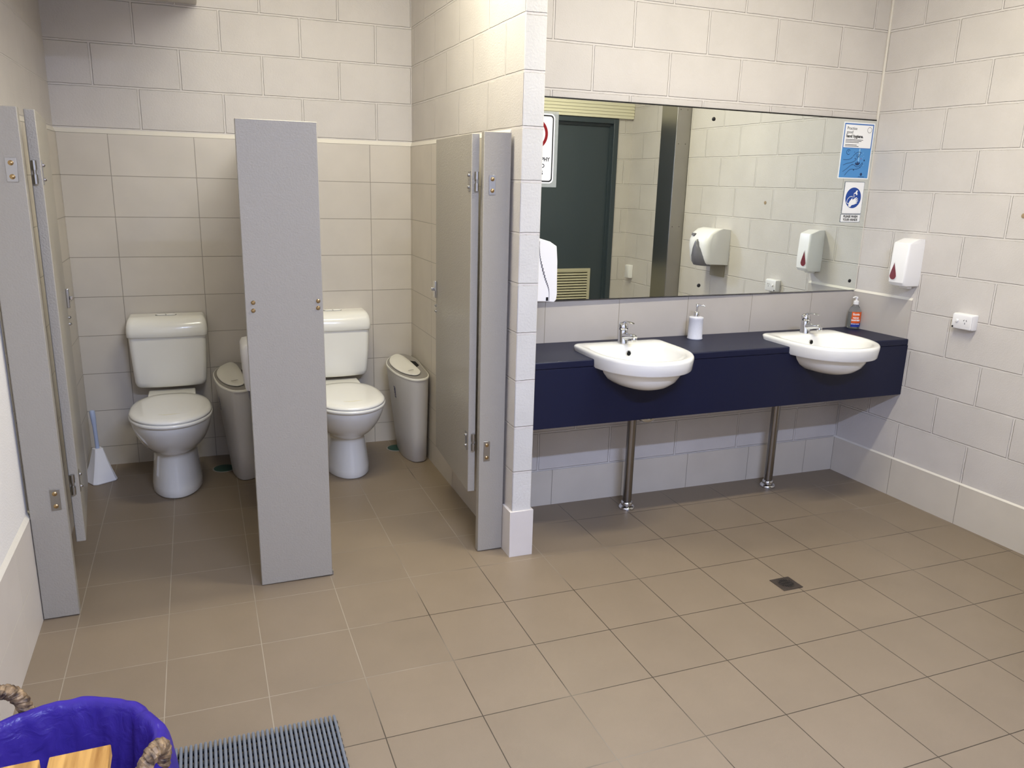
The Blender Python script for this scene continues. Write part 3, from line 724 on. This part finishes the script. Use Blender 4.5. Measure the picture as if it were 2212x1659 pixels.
def rrect(x0, x1, z0, z1, r, n=5):
    out = []
    for (cx, cz, a0) in ((x1-r,z0+r,-PI/2),(x1-r,z1-r,0),(x0+r,z1-r,PI/2),(x0+r,z0+r,PI)):
        for k in range(n+1): a = a0+PI/2*k/n; out.append((cx+r*math.cos(a), cz+r*math.sin(a)))
    return out
def strip(mb, pts, wd, y, th=.0003):
    for (a, b) in zip(pts[:-1], pts[1:]):
        a = Vector(a); b = Vector(b); d = (b-a)
        if d.length < 1e-6: continue
        d.normalize(); n = Vector((-d.y, d.x))*wd/2; e = d*wd*.3
        flat(mb, [tuple(a-e-n), tuple(b+e-n), tuple(b+e+n), tuple(a-e+n)], y, th)
def smooth2(pts, per=5):
    out = []; n = len(pts)
    for i in range(n-1):
        p0, p1, p2, p3 = [Vector(pts[min(max(i+k-1,0),n-1)]) for k in range(4)]
        for s in range(per):
            t = s/per; out.append(tuple(0.5*((2*p1)+(-p0+p2)*t+(2*p0-5*p1+4*p2-p3)*t*t+(-p0+3*p1-3*p2+p3)*t**3)))
    out.append(tuple(pts[-1])); return out
def circ(cx, cz, r, n=28): return [(cx+r*math.cos(2*PI*i/n), cz+r*math.sin(2*PI*i/n)) for i in range(n)]
def ring2(mb, cx, cz, r, wd, y, a0=0, a1=2*PI, n=28): strip(mb, [(cx+r*math.cos(a0+(a1-a0)*i/n), cz+r*math.sin(a0+(a1-a0)*i/n)) for i in range(n+1)], wd, y)

# hygiene poster (A4)
ps = on_mirror('hygiene_poster', 'blue and white hand hygiene poster at the mirror corner', 'poster', -.122, 1.660)
W_, H_ = .212, .285
MB().box(-W_/2,W_/2,-.0008,0,0,H_).build('sheet', M_paper, ps, local=True)
flat(MB(), [(-.1,.005),(.1,.005),(.1,.279),(-.1,.279)], -.0009).build('blue_panel', M_pblue, ps, local=True)
fr_ = MB(); flat(fr_, [(-.1,.155),(.1,.155),(.1,.279),(-.1,.279)], -.0013); fr_.build('frame', M_pfr, ps, local=True)
flat(MB(), [(-.0945,.158),(.0925,.158),(.0925,.2725),(-.0945,.2725)], -.0017).build('text_panel', M_paper, ps, local=True)
tx = MB(); ux, uy = (1,0,0), (0,0,1)
put_text(tx, 'Practise', .0215, (-.083,-.0021,.2475), ux, uy); put_text(tx, 'good', .0215, (-.083,-.0021,.2285), ux, uy)
put_text(tx, 'hand hygiene.', .0215, (-.084,-.0021,.2085), ux, uy, bold=.0007)
rng = random.Random(3)
for (z, L) in ((.198,.118),(.191,.108),(.184,.092),(.172,.078),(.165,.092)):
    x = -.084
    while x < -.084+L:
        wl = rng.uniform(.006,.014); strip(tx, [(x,z),(min(x+wl,-.084+L),z)], .0026, -.0021); x += wl+.0018
ring2(tx, .072, .250, .014, .0016, -.0021)
tx.build('lettering', M_ink, ps, local=True)
hd = MB(); WY = -.0013
A_ = [(-.082,.096),(-.05,.097),(-.028,.105),(-.012,.122),(.004,.134),(.020,.137),(.034,.135)]
B_ = [(-.080,.068),(-.060,.076),(-.030,.082),(-.010,.088),(.004,.098),(.016,.112),(.026,.122),(.034,.135)]
for cvx in (A_, B_): strip(hd, smooth2(cvx), .0022, WY)
for k in range(4): strip(hd, smooth2([(.002+.007*k,.128),(.004+.007*k,.118-.002*k),(.008+.007*k,.111)]), .0016, WY)
D_ = [(-.078,.035),(-.050,.052),(-.028,.068),(-.008,.072),(.004,.066),(.018,.062),(.032,.066),(.044,.076),(.050,.084)]
E_ = [(-.062,.016),(-.046,.034),(-.026,.048),(.002,.049),(.024,.052),(.040,.062),(.052,.074),(.050,.084)]
for cvx in (D_, E_): strip(hd, smooth2(cvx), .0022, WY)
ring2(hd, -.054, .135, .0125, .0024, WY, .6, 5.4); strip(hd, [(-.054,.135),(-.054,.142)], .0024, WY)
for (x, z, r) in ((.062,.096,.0045),(-.004,.046,.004),(-.002,.103,.003),(.040,.058,.002),(-.018,.074,.002),(-.012,.136,.002)): flat(hd, circ(x,z,r,14), WY)
flat(hd, [(0,.078),(.006,.086),(.010,.078),(.016,.092),(.022,.080),(.030,.088),(.034,.078),(.024,.070),(.008,.070)], WY)
flat(hd, circ(.052,.024,.008,18), WY); strip(hd, [(.034,.011),(.075,.011)], .0022, WY)
hd.build('drawing', M_dblue, ps, local=True)
wtr = MB(); flat(wtr, [(.018,.155),(.026,.155),(.026,.09),(.018,.09)], -.0011)
for (x, z) in ((.040,.126),(.050,.133),(.046,.108),(-.020,.112),(.058,.070),(.055,.116)): flat(wtr, circ(x,z,.0018,10), WY)
wtr.build('water', mat('poster_pale_blue','8DBBE2',0.4), ps, local=True)
flat(MB(), circ(.038,.104,.002,10), WY).build('dot', M_redp, ps, local=True)
# wash hands sign
ws = on_mirror('wash_hands_sign', 'white PLEASE WASH YOUR HANDS sign with blue circle below the poster', 'sign', -.102, 1.433)
MB().box(-.073,.070,-.0007,0,-.002,.213).build('clear_sheet', M_film, ws, local=True)
MB_ = MB(); flat(MB_, rrect(-.069,.067,.045,.211,.006), -.0009); flat(MB_, rrect(-.072,.066,.0,.041,.006), -.0009); MB_.build('border', M_dblue, ws, local=True)
MB_ = MB(); flat(MB_, rrect(-.0675,.0655,.0465,.2095,.005), -.0013); flat(MB_, rrect(-.0705,.0645,.0015,.0395,.005), -.0013); MB_.build('plate', M_paper, ws, local=True)
flat(MB(), circ(-.001,.128,.054,44), -.0017).build('disc', M_sblue, ws, local=True)
hw = MB(); Y2 = -.0021
flat(hw, [(-.028,.082),(-.030,.098),(-.022,.112),(-.010,.125),(-.004,.124),(-.006,.116),(.004,.123),(.022,.132),(.027,.131),(.012,.119),(.030,.126),(.034,.123),(.016,.112),(.033,.116),(.035,.112),(.017,.104),(.030,.105),(.030,.101),(.010,.093),(-.006,.090),(-.014,.080)], Y2)
strip(hw, [(-.036,.098),(-.044,.104),(-.040,.120),(-.028,.132),(-.014,.136),(-.008,.132)], .0028, Y2); strip(hw, [(-.036,.098),(-.029,.099)], .0028, Y2)
flat(hw, [(-.002,.146),(.002,.154),(.012,.158),(.012,.164),(.020,.168),(.026,.166),(.024,.161),(.020,.160),(.024,.152),(.026,.144),(.018,.142),(.014,.150),(.006,.150),(.002,.146)], Y2)
for k in range(4): strip(hw, [(-.001+.003*k,.143),(-.006+.005*k,.130)], .0008, Y2)
hw.build('hands_symbol', M_paper, ws, local=True)
tx = MB(); put_text(tx, 'PLEASE WASH', .0172, (-.003,-.0017,.0245), ux, uy, bold=.0006, align='CENTER', sx=.93); put_text(tx, 'YOUR HANDS', .0172, (-.003,-.0017,.0075), ux, uy, bold=.0006, align='CENTER', sx=.93)
tx.build('lettering', M_ink, ws, local=True)
# notice half hidden behind the pier
ns_ = on_mirror('photography_notice', 'white notice with red ring and black border at the mirror end by the pier', 'sign', -1.988, 1.590)
MB().box(-.115,.118,-.0007,0,-.012,.312).build('clear_sheet', M_film, ns_, local=True)
flat(MB(), rrect(-.101,.101,.004,.302,.020), -.0009).build('plate', M_paper, ns_, local=True)
nb_ = MB(); flat(nb_, rrect(-.095,.095,.010,.296,.016), -.0013); nb_.build('border', M_ink, ns_, local=True)
flat(MB(), rrect(-.089,.089,.016,.290,.012), -.0017).build('face', M_paper, ns_, local=True)
rg_ = MB(); ring2(rg_, -.001, .215, .062, .013, -.0021, n=48); strip(rg_, [(-.045,.259),(.043,.171)], .012, -.0021); rg_.build('red_ring', M_redp, ns_, local=True)
tx = MB()
put_text(tx, 'PHOTOGRAPHY', .0235, (0,-.0021,.100), ux, uy, bold=.0006, align='CENTER', sx=.93)
put_text(tx, 'AND', .0235, (.032,-.0021,.072), ux, uy, bold=.0006, align='CENTER', sx=.93)
put_text(tx, 'FILMING', .0235, (.008,-.0021,.042), ux, uy, bold=.0006, align='CENTER', sx=.93)
tx.build('lettering', M_ink, ns_, local=True)

# ------------------------------------------------------------------ wall fittings
# soap dispenser on the right wall
def wall_box_rings(y0, y1, z0, z1, d):
    return None
sd = thing('wall_soap_dispenser', 'white wall soap dispenser with red drop window above the bench end', 'dispenser', (rw(-.355),-.355,1.25))
def sring(z, d, y0, y1, r=.012):
    pts = [(0,y1),(-d+r,y1)] + [(-d+r-r*math.sin(PI/2*k/4), y1-r+r*math.cos(PI/2*k/4)) for k in range(1,5)] + [(-d+r-r*math.cos(PI/2*k/4), y0+r-r*math.sin(PI/2*k/4)) for k in range(0,5)] + [(0,y0)]
    return [(rw(p[1])+p[0]-.0005, p[1], z) for p in pts]
so = MB(); so.loft([sring(1.130,.080,-.398,-.310,.02),sring(1.134,.098,-.402,-.308,.018),sring(1.150,.108,-.404,-.307,.014),sring(1.20,.110,-.405,-.306),sring(1.343,.104,-.405,-.306),sring(1.350,.100,-.404,-.307),sring(1.368,.052,-.403,-.308),sring(1.370,.045,-.403,-.308)])
sb = so.build('case', M_white, sd, smooth=True, angle=28)
def drop(s, y):
    pts = []
    for k in range(25):
        a = -PI*.5 + 2*PI*k/25 ; pts.append((math.cos(a)*.020*s, math.sin(a)*.021*s))
    out = []
    for (a, b) in pts:
        if b > 0: q = b/(.021*s); out.append((a*(1-q)**.75*1.0 if q < 1 else 0, b + .045*s*q))
        else: out.append((a, b))
    return out
for (s, nm, m_, dd) in ((1.12,'window_frame',M_white,.1105),(1.0,'drop_window',M_red,.1113)):
    dm = MB(); pts = drop(s, 0); yc = -.338; zc = 1.183
    dm.loft([[(rw(yc)-dd, yc+p[0], zc+p[1]) for p in pts], [(rw(yc)-dd-.0012, yc+p[0], zc+p[1]) for p in pts]]); dm.build(nm, m_, sb)
MB().box(rw(-.355)-.05,rw(-.355)-.02,-.385,-.33,1.118,1.131).build('nozzle', M_white, sd, bevel=.003)
# power outlet
def outlet(name, label, y0, y1, z0, z1, vertical=False, xf=rw, d=.034):
    t = thing(name, label, 'power outlet', (xf((y0+y1)/2),(y0+y1)/2,(z0+z1)/2))
    ring = lambda dd, k: [(xf(y)-dd, y, z) for (y, z) in rrect(y0+k,y1-k,z0+k,z1-k,.006)]
    MB().loft([ring(.0005,0),ring(d-.008,0),ring(d-.002,.003)]).build('mounting_block', M_white, t, smooth=True, angle=40)
    MB().loft([ring(d-.003,.003),ring(d+.002,.003),ring(d+.004,.006)]).build('face_plate', M_white, t, smooth=True, angle=40)
    return t
go = outlet('power_outlet', 'white double-pole power outlet on the right block wall', -.752, -.645, .962, 1.038)
fx = lambda y, e: rw(y)-.038-e
MB().lathe([(.008,0),(.008,.004),(.006,.006)], (fx(-.675,0),-.675,1.003), 'X', 16).build('switch', M_white, go, smooth=True)
sk = MB(); 
for (dy, dz, an) in ((-.716+.0065,1.008,.5),(-.716-.0065,1.008,-.5),(-.716,.994,0)):
    c, s = math.cos(an), math.sin(an); pts = [(-.0011,-.004),(.0011,-.004),(.0011,.004),(-.0011,.004)]
    q = [(dy + a*c - b*s, dz + a*s + b*c) for a, b in pts]; sk.loft([[(fx(y,.0003),y,z) for y,z in q],[(fx(y,.0009),y,z) for y,z in q]])
sk.build('socket_slot', M_hole, go)
MB().lathe([(.0045,0),(.0045,.0012)], (fx(-.655,0),-.655,.972), 'X', 14).build('screw_hole', M_hole, go)
# plug in a screw hole
tag(MB().lathe([(.011,0),(.011,.0015),(.006,.003)], (rw(-.878),-.878,1.509), 'X', 18).build('wall_plug', M_tan, None, smooth=True), 'small tan round plug in the right block wall', 'wall plug')
# hand dryer, seen only in the mirror
hd_ = thing('hand_dryer', 'white hand dryer with grey nozzle, on the wall seen in the mirror', 'hand dryer', (rw(-1.33),-1.33,1.2))
def hr(s, y0, y1):    # side profile in (depth, z) swept over y; s shrinks the nose
    prof = [(0,1.315),(.08,1.322),(.13,1.312),(.172,1.285),(.196,1.24),(.200,1.20),(.185,1.12),(.175,1.088),(.165,1.078),(0,1.072)]
    return prof
pr2 = hr(1,0,0); rings = []
for (y, k) in ((-1.452,.80),(-1.448,.90),(-1.430,.97),(-1.40,1.0),(-1.33,1.02),(-1.26,1.0),(-1.232,.96),(-1.218,.88),(-1.214,.80)):
    rings.append([(rw(y)-.0005-d*k, y, 1.195+(z-1.195)*(.94+.06*k)) for d, z in pr2])
MB().loft(rings).build('case', M_white, hd_, smooth=True, angle=40)
nz = MB(); rr2 = []
for (z, hy, d0) in ((1.066,.085,.195),(1.09,.082,.212),(1.13,.072,.224),(1.18,.054,.226),(1.225,.030,.220),(1.245,.008,.208)):
    rr2.append([(rw(-1.32)-(d0-.06)-.06*math.cos(a), -1.320+hy*math.sin(a), z) for a in [(-PI/2+PI*i/12) for i in range(13)]])
nz.loft(rr2); nz.build('nozzle', M_dgrey, hd_, smooth=True)
MB().box(rw(-1.335)-.014,rw(-1.335)-.001,-1.40,-1.245,.985,1.071).build('back_plate', mat('bare_wall_plate','9A9280',0.6), hd_)
bd = MB(); bd.add([(rw(-1.4)-.186,-1.415,1.283),(rw(-1.4)-.186,-1.372,1.283),(rw(-1.4)-.196,-1.380,1.268),(rw(-1.4)-.196,-1.407,1.268),
                    (rw(-1.4)-.160,-1.415,1.270),(rw(-1.4)-.160,-1.372,1.270),(rw(-1.4)-.170,-1.380,1.255),(rw(-1.4)-.170,-1.407,1.255)],
                   [(0,3,2,1),(4,5,6,7),(0,1,5,4),(1,2,6,5),(2,3,7,6),(3,0,4,7)]); bd.build('badge', M_dgrey, hd_)
# paper towel dispenser on the far side of the pier
pt = thing('paper_towel_dispenser', 'white curved paper towel dispenser behind the block pier', 'dispenser', (XP2,-.24,1.23))
prof = [(-.0,1.376),(.05,1.374),(.10,1.360),(.131,1.341),(.137,1.28),(.139,1.20),(.141,1.14),(.138,1.115),(.128,1.105),(.10,1.108),(.0,1.112)]
rings = []
for (y, k) in ((-.352,.985),(-.349,1.0),(-.10,1.0),(-.097,.985)):
    rings.append([(XP2+.0005+x*k, y, 1.24+(z-1.24)*k) for x, z in prof])
po_ = MB().loft(rings).build('cover', M_white, pt, bevel=.004)
sm = MB(); sp_ = smooth2([(.052,1.362),(.052,1.33),(.060,1.28),(.082,1.21),(.100,1.165),(.104,1.13),(.103,1.112)])
for (a, b) in zip(sp_[:-1], sp_[1:]):
    sm.box(XP2+min(a[0],b[0])-.0004,XP2+max(a[0],b[0])+.0008,-.3532,-.3525,min(a[1],b[1]),max(a[1],b[1]))
sm.build('cover_seam', M_dgrey, po_); MB().box(XP2+.090,XP2+.100,-.3536,-.3525,1.113,1.128).build('key_slot', M_hole, po_)

# stainless column, passage outlet, door with louvre: all seen in the mirror
sc_ = thing('steel_column', 'tall stainless steel clad column at the end of the right wall, seen in the mirror', 'column', (.03,-1.925,0))
MB().box(-.035,.10,-2.03,-1.823,.01,CEIL-.002).build('cladding', M_steel, sc_, bevel=.004)
cs_ = MB(); 
for zz in (2.14,1.9,1.3): 
    for xx in (-.01,.05): cs_.lathe([(.004,0),(.004,.0015)], (xx,-1.823+.0015,zz), 'Y', 10)
cs_.build('rivets', M_dsteel, sc_)
xp3 = lambda y: -.067-.048*y
o2 = outlet('light_switch', 'white vertical switch block on the passage wall, seen in the mirror', -2.515, -2.44, .835, .945, xf=xp3)
o2['category'] = 'light switch'
dt = struct(bpy.data.objects.new('door_1', None)); C.objects.link(dt); dt.location = (-.5,DY,0)
DX0, DX1 = -1.02, -.118
MB().box(DX0,DX1,DY-.075,DY-.035,.012,2.075).build('door_leaf', M_slate, dt, bevel=.002)
df = MB(); df.box(-1.06,DX0-.0,DY-.11,DY+.012,.0,2.115); df.box(DX1,-.075,DY-.11,DY+.012,.0,2.115); df.box(DX0,DX1,DY-.11,DY+.012,2.075,2.115)
df.build('door_frame', M_slate, dt, bevel=.003)
stp = MB(); stp.box(DX1-.018,DX1,DY-.034,DY-.020,.012,2.075); stp.box(DX0,DX1-.018,DY-.034,DY-.020,2.055,2.075); stp.build('door_stop', M_slate, dt)
lv = MB(); lx0, lx1, lz0, lz1 = -.80, -.255, .42, .905
lv.box(lx0,lx1,DY-.034,DY-.022,lz1-.022,lz1); lv.box(lx0,lx1,DY-.034,DY-.022,lz0,lz0+.022); lv.box(lx0,lx0+.025,DY-.034,DY-.022,lz0+.022,lz1-.022); lv.box(lx1-.025,lx1,DY-.034,DY-.022,lz0+.022,lz1-.022)
lf_ = lv.build('louvre', M_louvre, dt)
sl = MB(); k = 0
z = lz0+.024
while z < lz1-.03:
    sl.add([(lx0+.025,DY-.034,z+.016),(lx1-.025,DY-.034,z+.016),(lx1-.025,DY-.021,z+.003),(lx0+.025,DY-.021,z+.003),
            (lx0+.025,DY-.034,z+.0185),(lx1-.025,DY-.034,z+.0185),(lx1-.025,DY-.021,z+.0055),(lx0+.025,DY-.021,z+.0055)],
           [(0,3,2,1),(4,5,6,7),(0,1,5,4),(1,2,6,5),(2,3,7,6),(3,0,4,7)]); z += .0225
sl.build('slats', M_louvre, lf_); MB().box(lx0+.02,lx1-.02,DY-.0350,DY-.0342,lz0+.02,lz1-.02).build('louvre_back', M_hole, lf_)
hdm = MB(); hdm.box(-1.3,.055,DY,DY+.025,2.118,2.235)
for zz in (2.142,2.166,2.19,2.214): hdm.box(-1.3,.055,DY+.025,DY+.031,zz,zz+.008)
struct(hdm.build('trim_12', mat('cream_weatherboard','E2DDC4',0.5)))

# ------------------------------------------------------------------ bench-top bottles
z0 = ZB
sx_, sy_ = -1.108, -.105
st = thing('soap_dispenser', 'speckled grey ceramic soap pump between the two basins', 'soap dispenser', (sx_, sy_, z0))
MB().lathe([(.036,0),(.0385,.003),(.0385,.006),(.0365,.010),(.0355,.06),(.0355,.100),(.037,.104),(.036,.110),(.030,.1125),(.012,.1135)], (sx_,sy_,z0), 'Z', 40).build('bottle', M_soapd, st, smooth=True, angle=50)
pu = MB(); pu.lathe([(.014,.112),(.0145,.118),(.0145,.134),(.012,.137),(.0055,.139),(.0055,.160),(.007,.161),(.007,.175),(.004,.178)], (sx_,sy_,z0), 'Z', 24)
pu.tube([(sx_,sy_,z0+.171),(sx_+.012,sy_-.010,z0+.172),(sx_+.024,sy_-.022,z0+.170),(sx_+.029,sy_-.027,z0+.165)],[.0045,.004,.003,.0025],10)
pu.build('pump', M_chrome, st, smooth=True, angle=50)
hx_, hy_ = -.014, -.062
hs_ = thing('hand_sanitiser', 'orange and blue labelled hand sanitiser bottle in the bench corner', 'hand sanitiser', (hx_-.02, hy_, z0))
hx_ -= .02
MB().lathe([(.030,0),(.033,.003),(.0335,.010),(.0335,.092),(.031,.104),(.023,.118),(.015,.127),(.0135,.132),(.0135,.137)], (hx_,hy_,z0), 'Z', 40).build('bottle', M_bott, hs_, smooth=True, angle=60)
MB().lathe([(.028,.002),(.0318,.006),(.0318,.086),(.028,.087)], (hx_,hy_,z0), 'Z', 32).build('gel', M_gel, hs_, smooth=True)
def lab(z1, z2, m, nm, a0=-2.75, a1=-.05, rr=.0342):
    b = MB(); r0 = []; r1_ = []
    for k in range(25):
        a = a0+(a1-a0)*k/24; r0.append((hx_+rr*math.cos(a), hy_+rr*math.sin(a)))
    outer = [(hx_+(rr+.0003)*math.cos(a0+(a1-a0)*k/24), hy_+(rr+.0003)*math.sin(a0+(a1-a0)*k/24)) for k in range(25)]
    ring = r0 + outer[::-1]
    b.loft([[(p[0],p[1],z0+z1) for p in ring],[(p[0],p[1],z0+z2) for p in ring]]); return b.build(nm, m, hs_)
ol = lab(.033,.095,M_orange,'label'); bl_ = lab(.012,.033,M_lblue,'lower_label')
def wrap(body, size, zc, **kw):
    vs, fs = text_mesh(body, size, align='CENTER', **kw); a0 = -2.05; rr = .0349; out = []
    for v in vs: a = a0 + v[0]/rr; out.append((hx_+(rr+v[2])*math.cos(a), hy_+(rr+v[2])*math.sin(a), z0+zc+v[1]))
    return out, fs
wl = MB()
for (s, sz, zc) in (('Scotts',.0165,.077),('HAND',.0125,.058),('SANITISER',.0115,.045),): 
    v_, f_ = wrap(s, sz, zc, bold=.0005, sx=.9); wl.add(v_, f_)
v_, f_ = wrap('INSTANT ACTION', .0062, .026, bold=.0002, sx=.9); wl.add(v_, f_)
wl.build('lettering', M_paper, ol)
pm_ = MB(); pm_.lathe([(.0145,.134),(.0145,.152),(.012,.154),(.0055,.155),(.0055,.166),(.009,.168),(.008,.176)], (hx_,hy_,z0), 'Z', 24)
pm_.tube([(hx_,hy_,z0+.173),(hx_-.012,hy_-.004,z0+.1755),(hx_-.028,hy_-.006,z0+.173),(hx_-.031,hy_-.006,z0+.170)],[.005,.0045,.0035,.003],10)
pm_.build('pump', M_white, hs_, smooth=True, angle=50)

# ------------------------------------------------------------------ floor drain
dx, dy = -1.217, -1.051; dz = fz(dx, dy)
fd = thing('floor_drain', 'small square metal floor drain in front of the basins', 'floor drain', (dx, dy, dz))
MB().box(dx-.049,dx+.049,dy-.046,dy+.046,dz+.0012,dz+.0032).build('plate', mat('tarnished_steel','6B6159',0.4,metal=.8,var=.25,vscale=60), fd, bevel=.0006)
gr = MB(); gr.lathe([(.034,.0031),(.034,.0045),(.031,.0045)], (dx,dy,dz), 'Z', 36); g_ = gr.build('grate_ring', mat('worn_steel','7A7068',0.35,metal=.9), fd)
sl = MB()
for i in range(-3,4):
    xx = dx + i*.0085; half = math.sqrt(max(0,.030**2-(i*.0085)**2))
    for (a, b) in ((-half,-half/3-.002),(-half/3+.002,half/3-.002),(half/3+.002,half)): 
        if b-a > .003: sl.box(xx-.0022,xx+.0022,dy+a,dy+b,dz+.0046,dz+.0050)
sl.build('slots', M_hole, g_)

# ------------------------------------------------------------------ ribbed mat
mt = thing('floor_mat', 'grey ribbed tubular floor mat beside the basket', 'mat', (-3.45,-1.62,fz(-3.45,-1.62)))
tubes = MB(); n = 68; x1m = -3.121; pitch = .01285; ye, ys = -1.292, -1.98
for i in range(n):
    x = x1m - i*pitch; r = .0046
    z1_ = fz(x,ye)+.0125; z2_ = fz(x,ys)+.0125
    tubes.tube([(x,ye,z1_),(x,ye-.006,z1_),(x,ys,z2_)],[.0034,r,r],8)
tubes.build('top_tubes', M_mat, mt, smooth=True)
bars = MB(); y = ye-.024
while y > ys+.01:
    xa, xb = x1m+.007, x1m-(n-1)*pitch-.004
    bars.add([(xa,y-.0045,fz(xa,y)+.0005),(xb,y-.0045,fz(xb,y)+.0005),(xb,y+.0045,fz(xb,y)+.0005),(xa,y+.0045,fz(xa,y)+.0005),
              (xa,y-.0045,fz(xa,y)+.0085),(xb,y-.0045,fz(xb,y)+.0085),(xb,y+.0045,fz(xb,y)+.0085),(xa,y+.0045,fz(xa,y)+.0085)],
             [(0,3,2,1),(4,5,6,7),(0,1,5,4),(1,2,6,5),(2,3,7,6),(3,0,4,7)]); y -= .027
bars.build('cross_bars', M_matd, mt)

# ------------------------------------------------------------------ waste basket with purple liner
kx, ky, RZ = -3.762, -1.762, .40; kz = fz(kx,ky)+.016
bk = thing('waste_basket', 'brown woven waste basket lined with a purple bag, by the left wall', 'waste basket', (kx,ky,kz))
body = MB(); seg = 96; rings = []
nz_ = 34
for j in range(nz_):
    t = j/(nz_-1); z = kz + (RZ-kz)*t; r = .160 + .052*t**.8; row = []
    for i in range(seg):
        a = 2*PI*i/seg; ww = .004*math.sin(a*24 + (PI if (j//2)%2 else 0)); row.append((kx+(r+ww)*math.cos(a), ky+(r+ww)*math.sin(a), z))
    rings.append(row)
inner = [[(kx+(.204-.046*(1-k/3))*math.cos(2*PI*i/seg), ky+(.204-.046*(1-k/3))*math.sin(2*PI*i/seg), kz+.02+(RZ-kz-.02)*k/3) for i in range(seg)] for k in range(3,-1,-1)]
body.loft(rings+inner); body.build('body', M_weave, bk, smooth=True, angle=60)
def braid(path_fn, n, rr, tw, strands=3, r=.008):
    m = MB()
    for s in range(strands):
        pts = []
        for i in range(n+1):
            t = i/n; p, a, b = path_fn(t); ph = tw*t*2*PI + s*2*PI/strands
            pts.append(tuple(p + a*rr*math.cos(ph) + b*rr*math.sin(ph)))
        m.tube(pts, [r*(.85+.3*abs(math.sin(i*.9+s))) for i in range(n+1)], 8)
    return m
def rimpath(t):
    a = 2*PI*t; e = Vector((math.cos(a), math.sin(a), 0)); return Vector((kx,ky,RZ))+e*.209, e, Vector((0,0,1))
braid(rimpath, 150, .007, 26, r=.0075).build('woven_rim', M_weave, bk, smooth=True)
def handle(az, hw=.050, hh=.088, lean=.25):
    e = Vector((math.cos(az), math.sin(az), 0)); tn = Vector((-math.sin(az), math.cos(az), 0)); base = Vector((kx,ky,RZ-.01))+e*.212
    def f(t):
        a = PI*t; p = base + tn*hw*math.cos(a) + (Vector((0,0,1))+e*lean)*hh*math.sin(a)**.8
        d = (-tn*hw*math.sin(a) + Vector((0,0,1))*hh*math.cos(a)).normalized(); s_ = d.cross(e).normalized()
        return p, s_, e
    return braid(f, 60, .0085, 7, r=.0085)
handle(math.radians(122)).build('handle', M_weave, bk, smooth=True)
handle(math.radians(-28)).build('handle', M_weave, bk, smooth=True)
ln = MB(); seg = 160; rings = []
prof = [(.120,kz+.03,.0),(.138,kz+.10,.3),(.150,kz+.18,.6),(.164,kz+.26,.8),(.176,kz+.32,.8),(.186,RZ-.012,.6),(.193,RZ+.012,.4),(.203,RZ+.024,.3),(.214,RZ+.024,.3),(.227,RZ+.012,.5),(.233,RZ-.02,.9),(.237,RZ-.07,1.2),(.240,RZ-.11,1.6)]
for (r, z, amp) in prof:
    row = []
    for i in range(seg):
        a = 2*PI*i/seg; q = a + (RZ-z)*1.6
        nn = noise.noise(Vector((math.cos(q)*5, math.sin(q)*5, z*3)))*.012 + noise.noise(Vector((math.cos(q)*14, math.sin(q)*14, z*4)))*.006
        row.append((kx+(r+nn*amp-.002)*math.cos(a), ky+(r+nn*amp-.002)*math.sin(a), z + noise.noise(Vector((math.cos(a)*9, math.sin(a)*9, 4)))*.010*min(1,amp)))
    rings.append(row)
ln.loft(rings, cap0=True, cap1=False); lno = ln.build('liner', M_purple, bk, smooth=True, sub=1, angle=180)
# slatted timber bench
tbn = thing('slatted_bench', 'orange pine slatted bench corner below the basket', 'bench', (-3.80,-2.6,fz(-3.8,-2.6)))
for (x0, x1, yf_) in ((-3.702,-3.607,-2.024),(-3.812,-3.716,-2.024),(-3.924,-3.828,-2.024)):
    MB().box(x0,x1,-3.25,yf_,.600,.625).build('slat', M_wood, tbn, bevel=.002)
for yy in (-2.15,-3.10):
    MB().box(-3.92,-3.61,yy-.03,yy+.03,.555,.5995).build('cross_rail', M_wood, tbn, bevel=.002)
    for xx in (-3.90,-3.66):
        MB().box(xx,xx+.045,yy-.022,yy+.022,fz(xx,yy),.5545).build('leg', M_wood, tbn, bevel=.002)

# ------------------------------------------------------------------ ceiling battens
for i, (bx_, by_, pw_, col_) in enumerate(BATTENS):
    lab_ = ('cool white fluorescent ceiling batten near the entrance', 'warm fluorescent ceiling batten in front of the mirror', 'warm fluorescent ceiling batten above the cubicle fronts')[i]
    t = thing('ceiling_batten', lab_, 'ceiling light', (bx_,by_,CEIL), group='fluorescent ceiling battens')
    MB().box(bx_-.62,bx_+.62,by_-.03,by_+.03,CEIL-.04,CEIL-.001).build('housing', M_white, t, bevel=.003)
    MB().box(bx_-.58,bx_+.58,by_-.055,by_+.055,CEIL-.075,CEIL-.0405).build('diffuser', M_tube, t, bevel=.006)
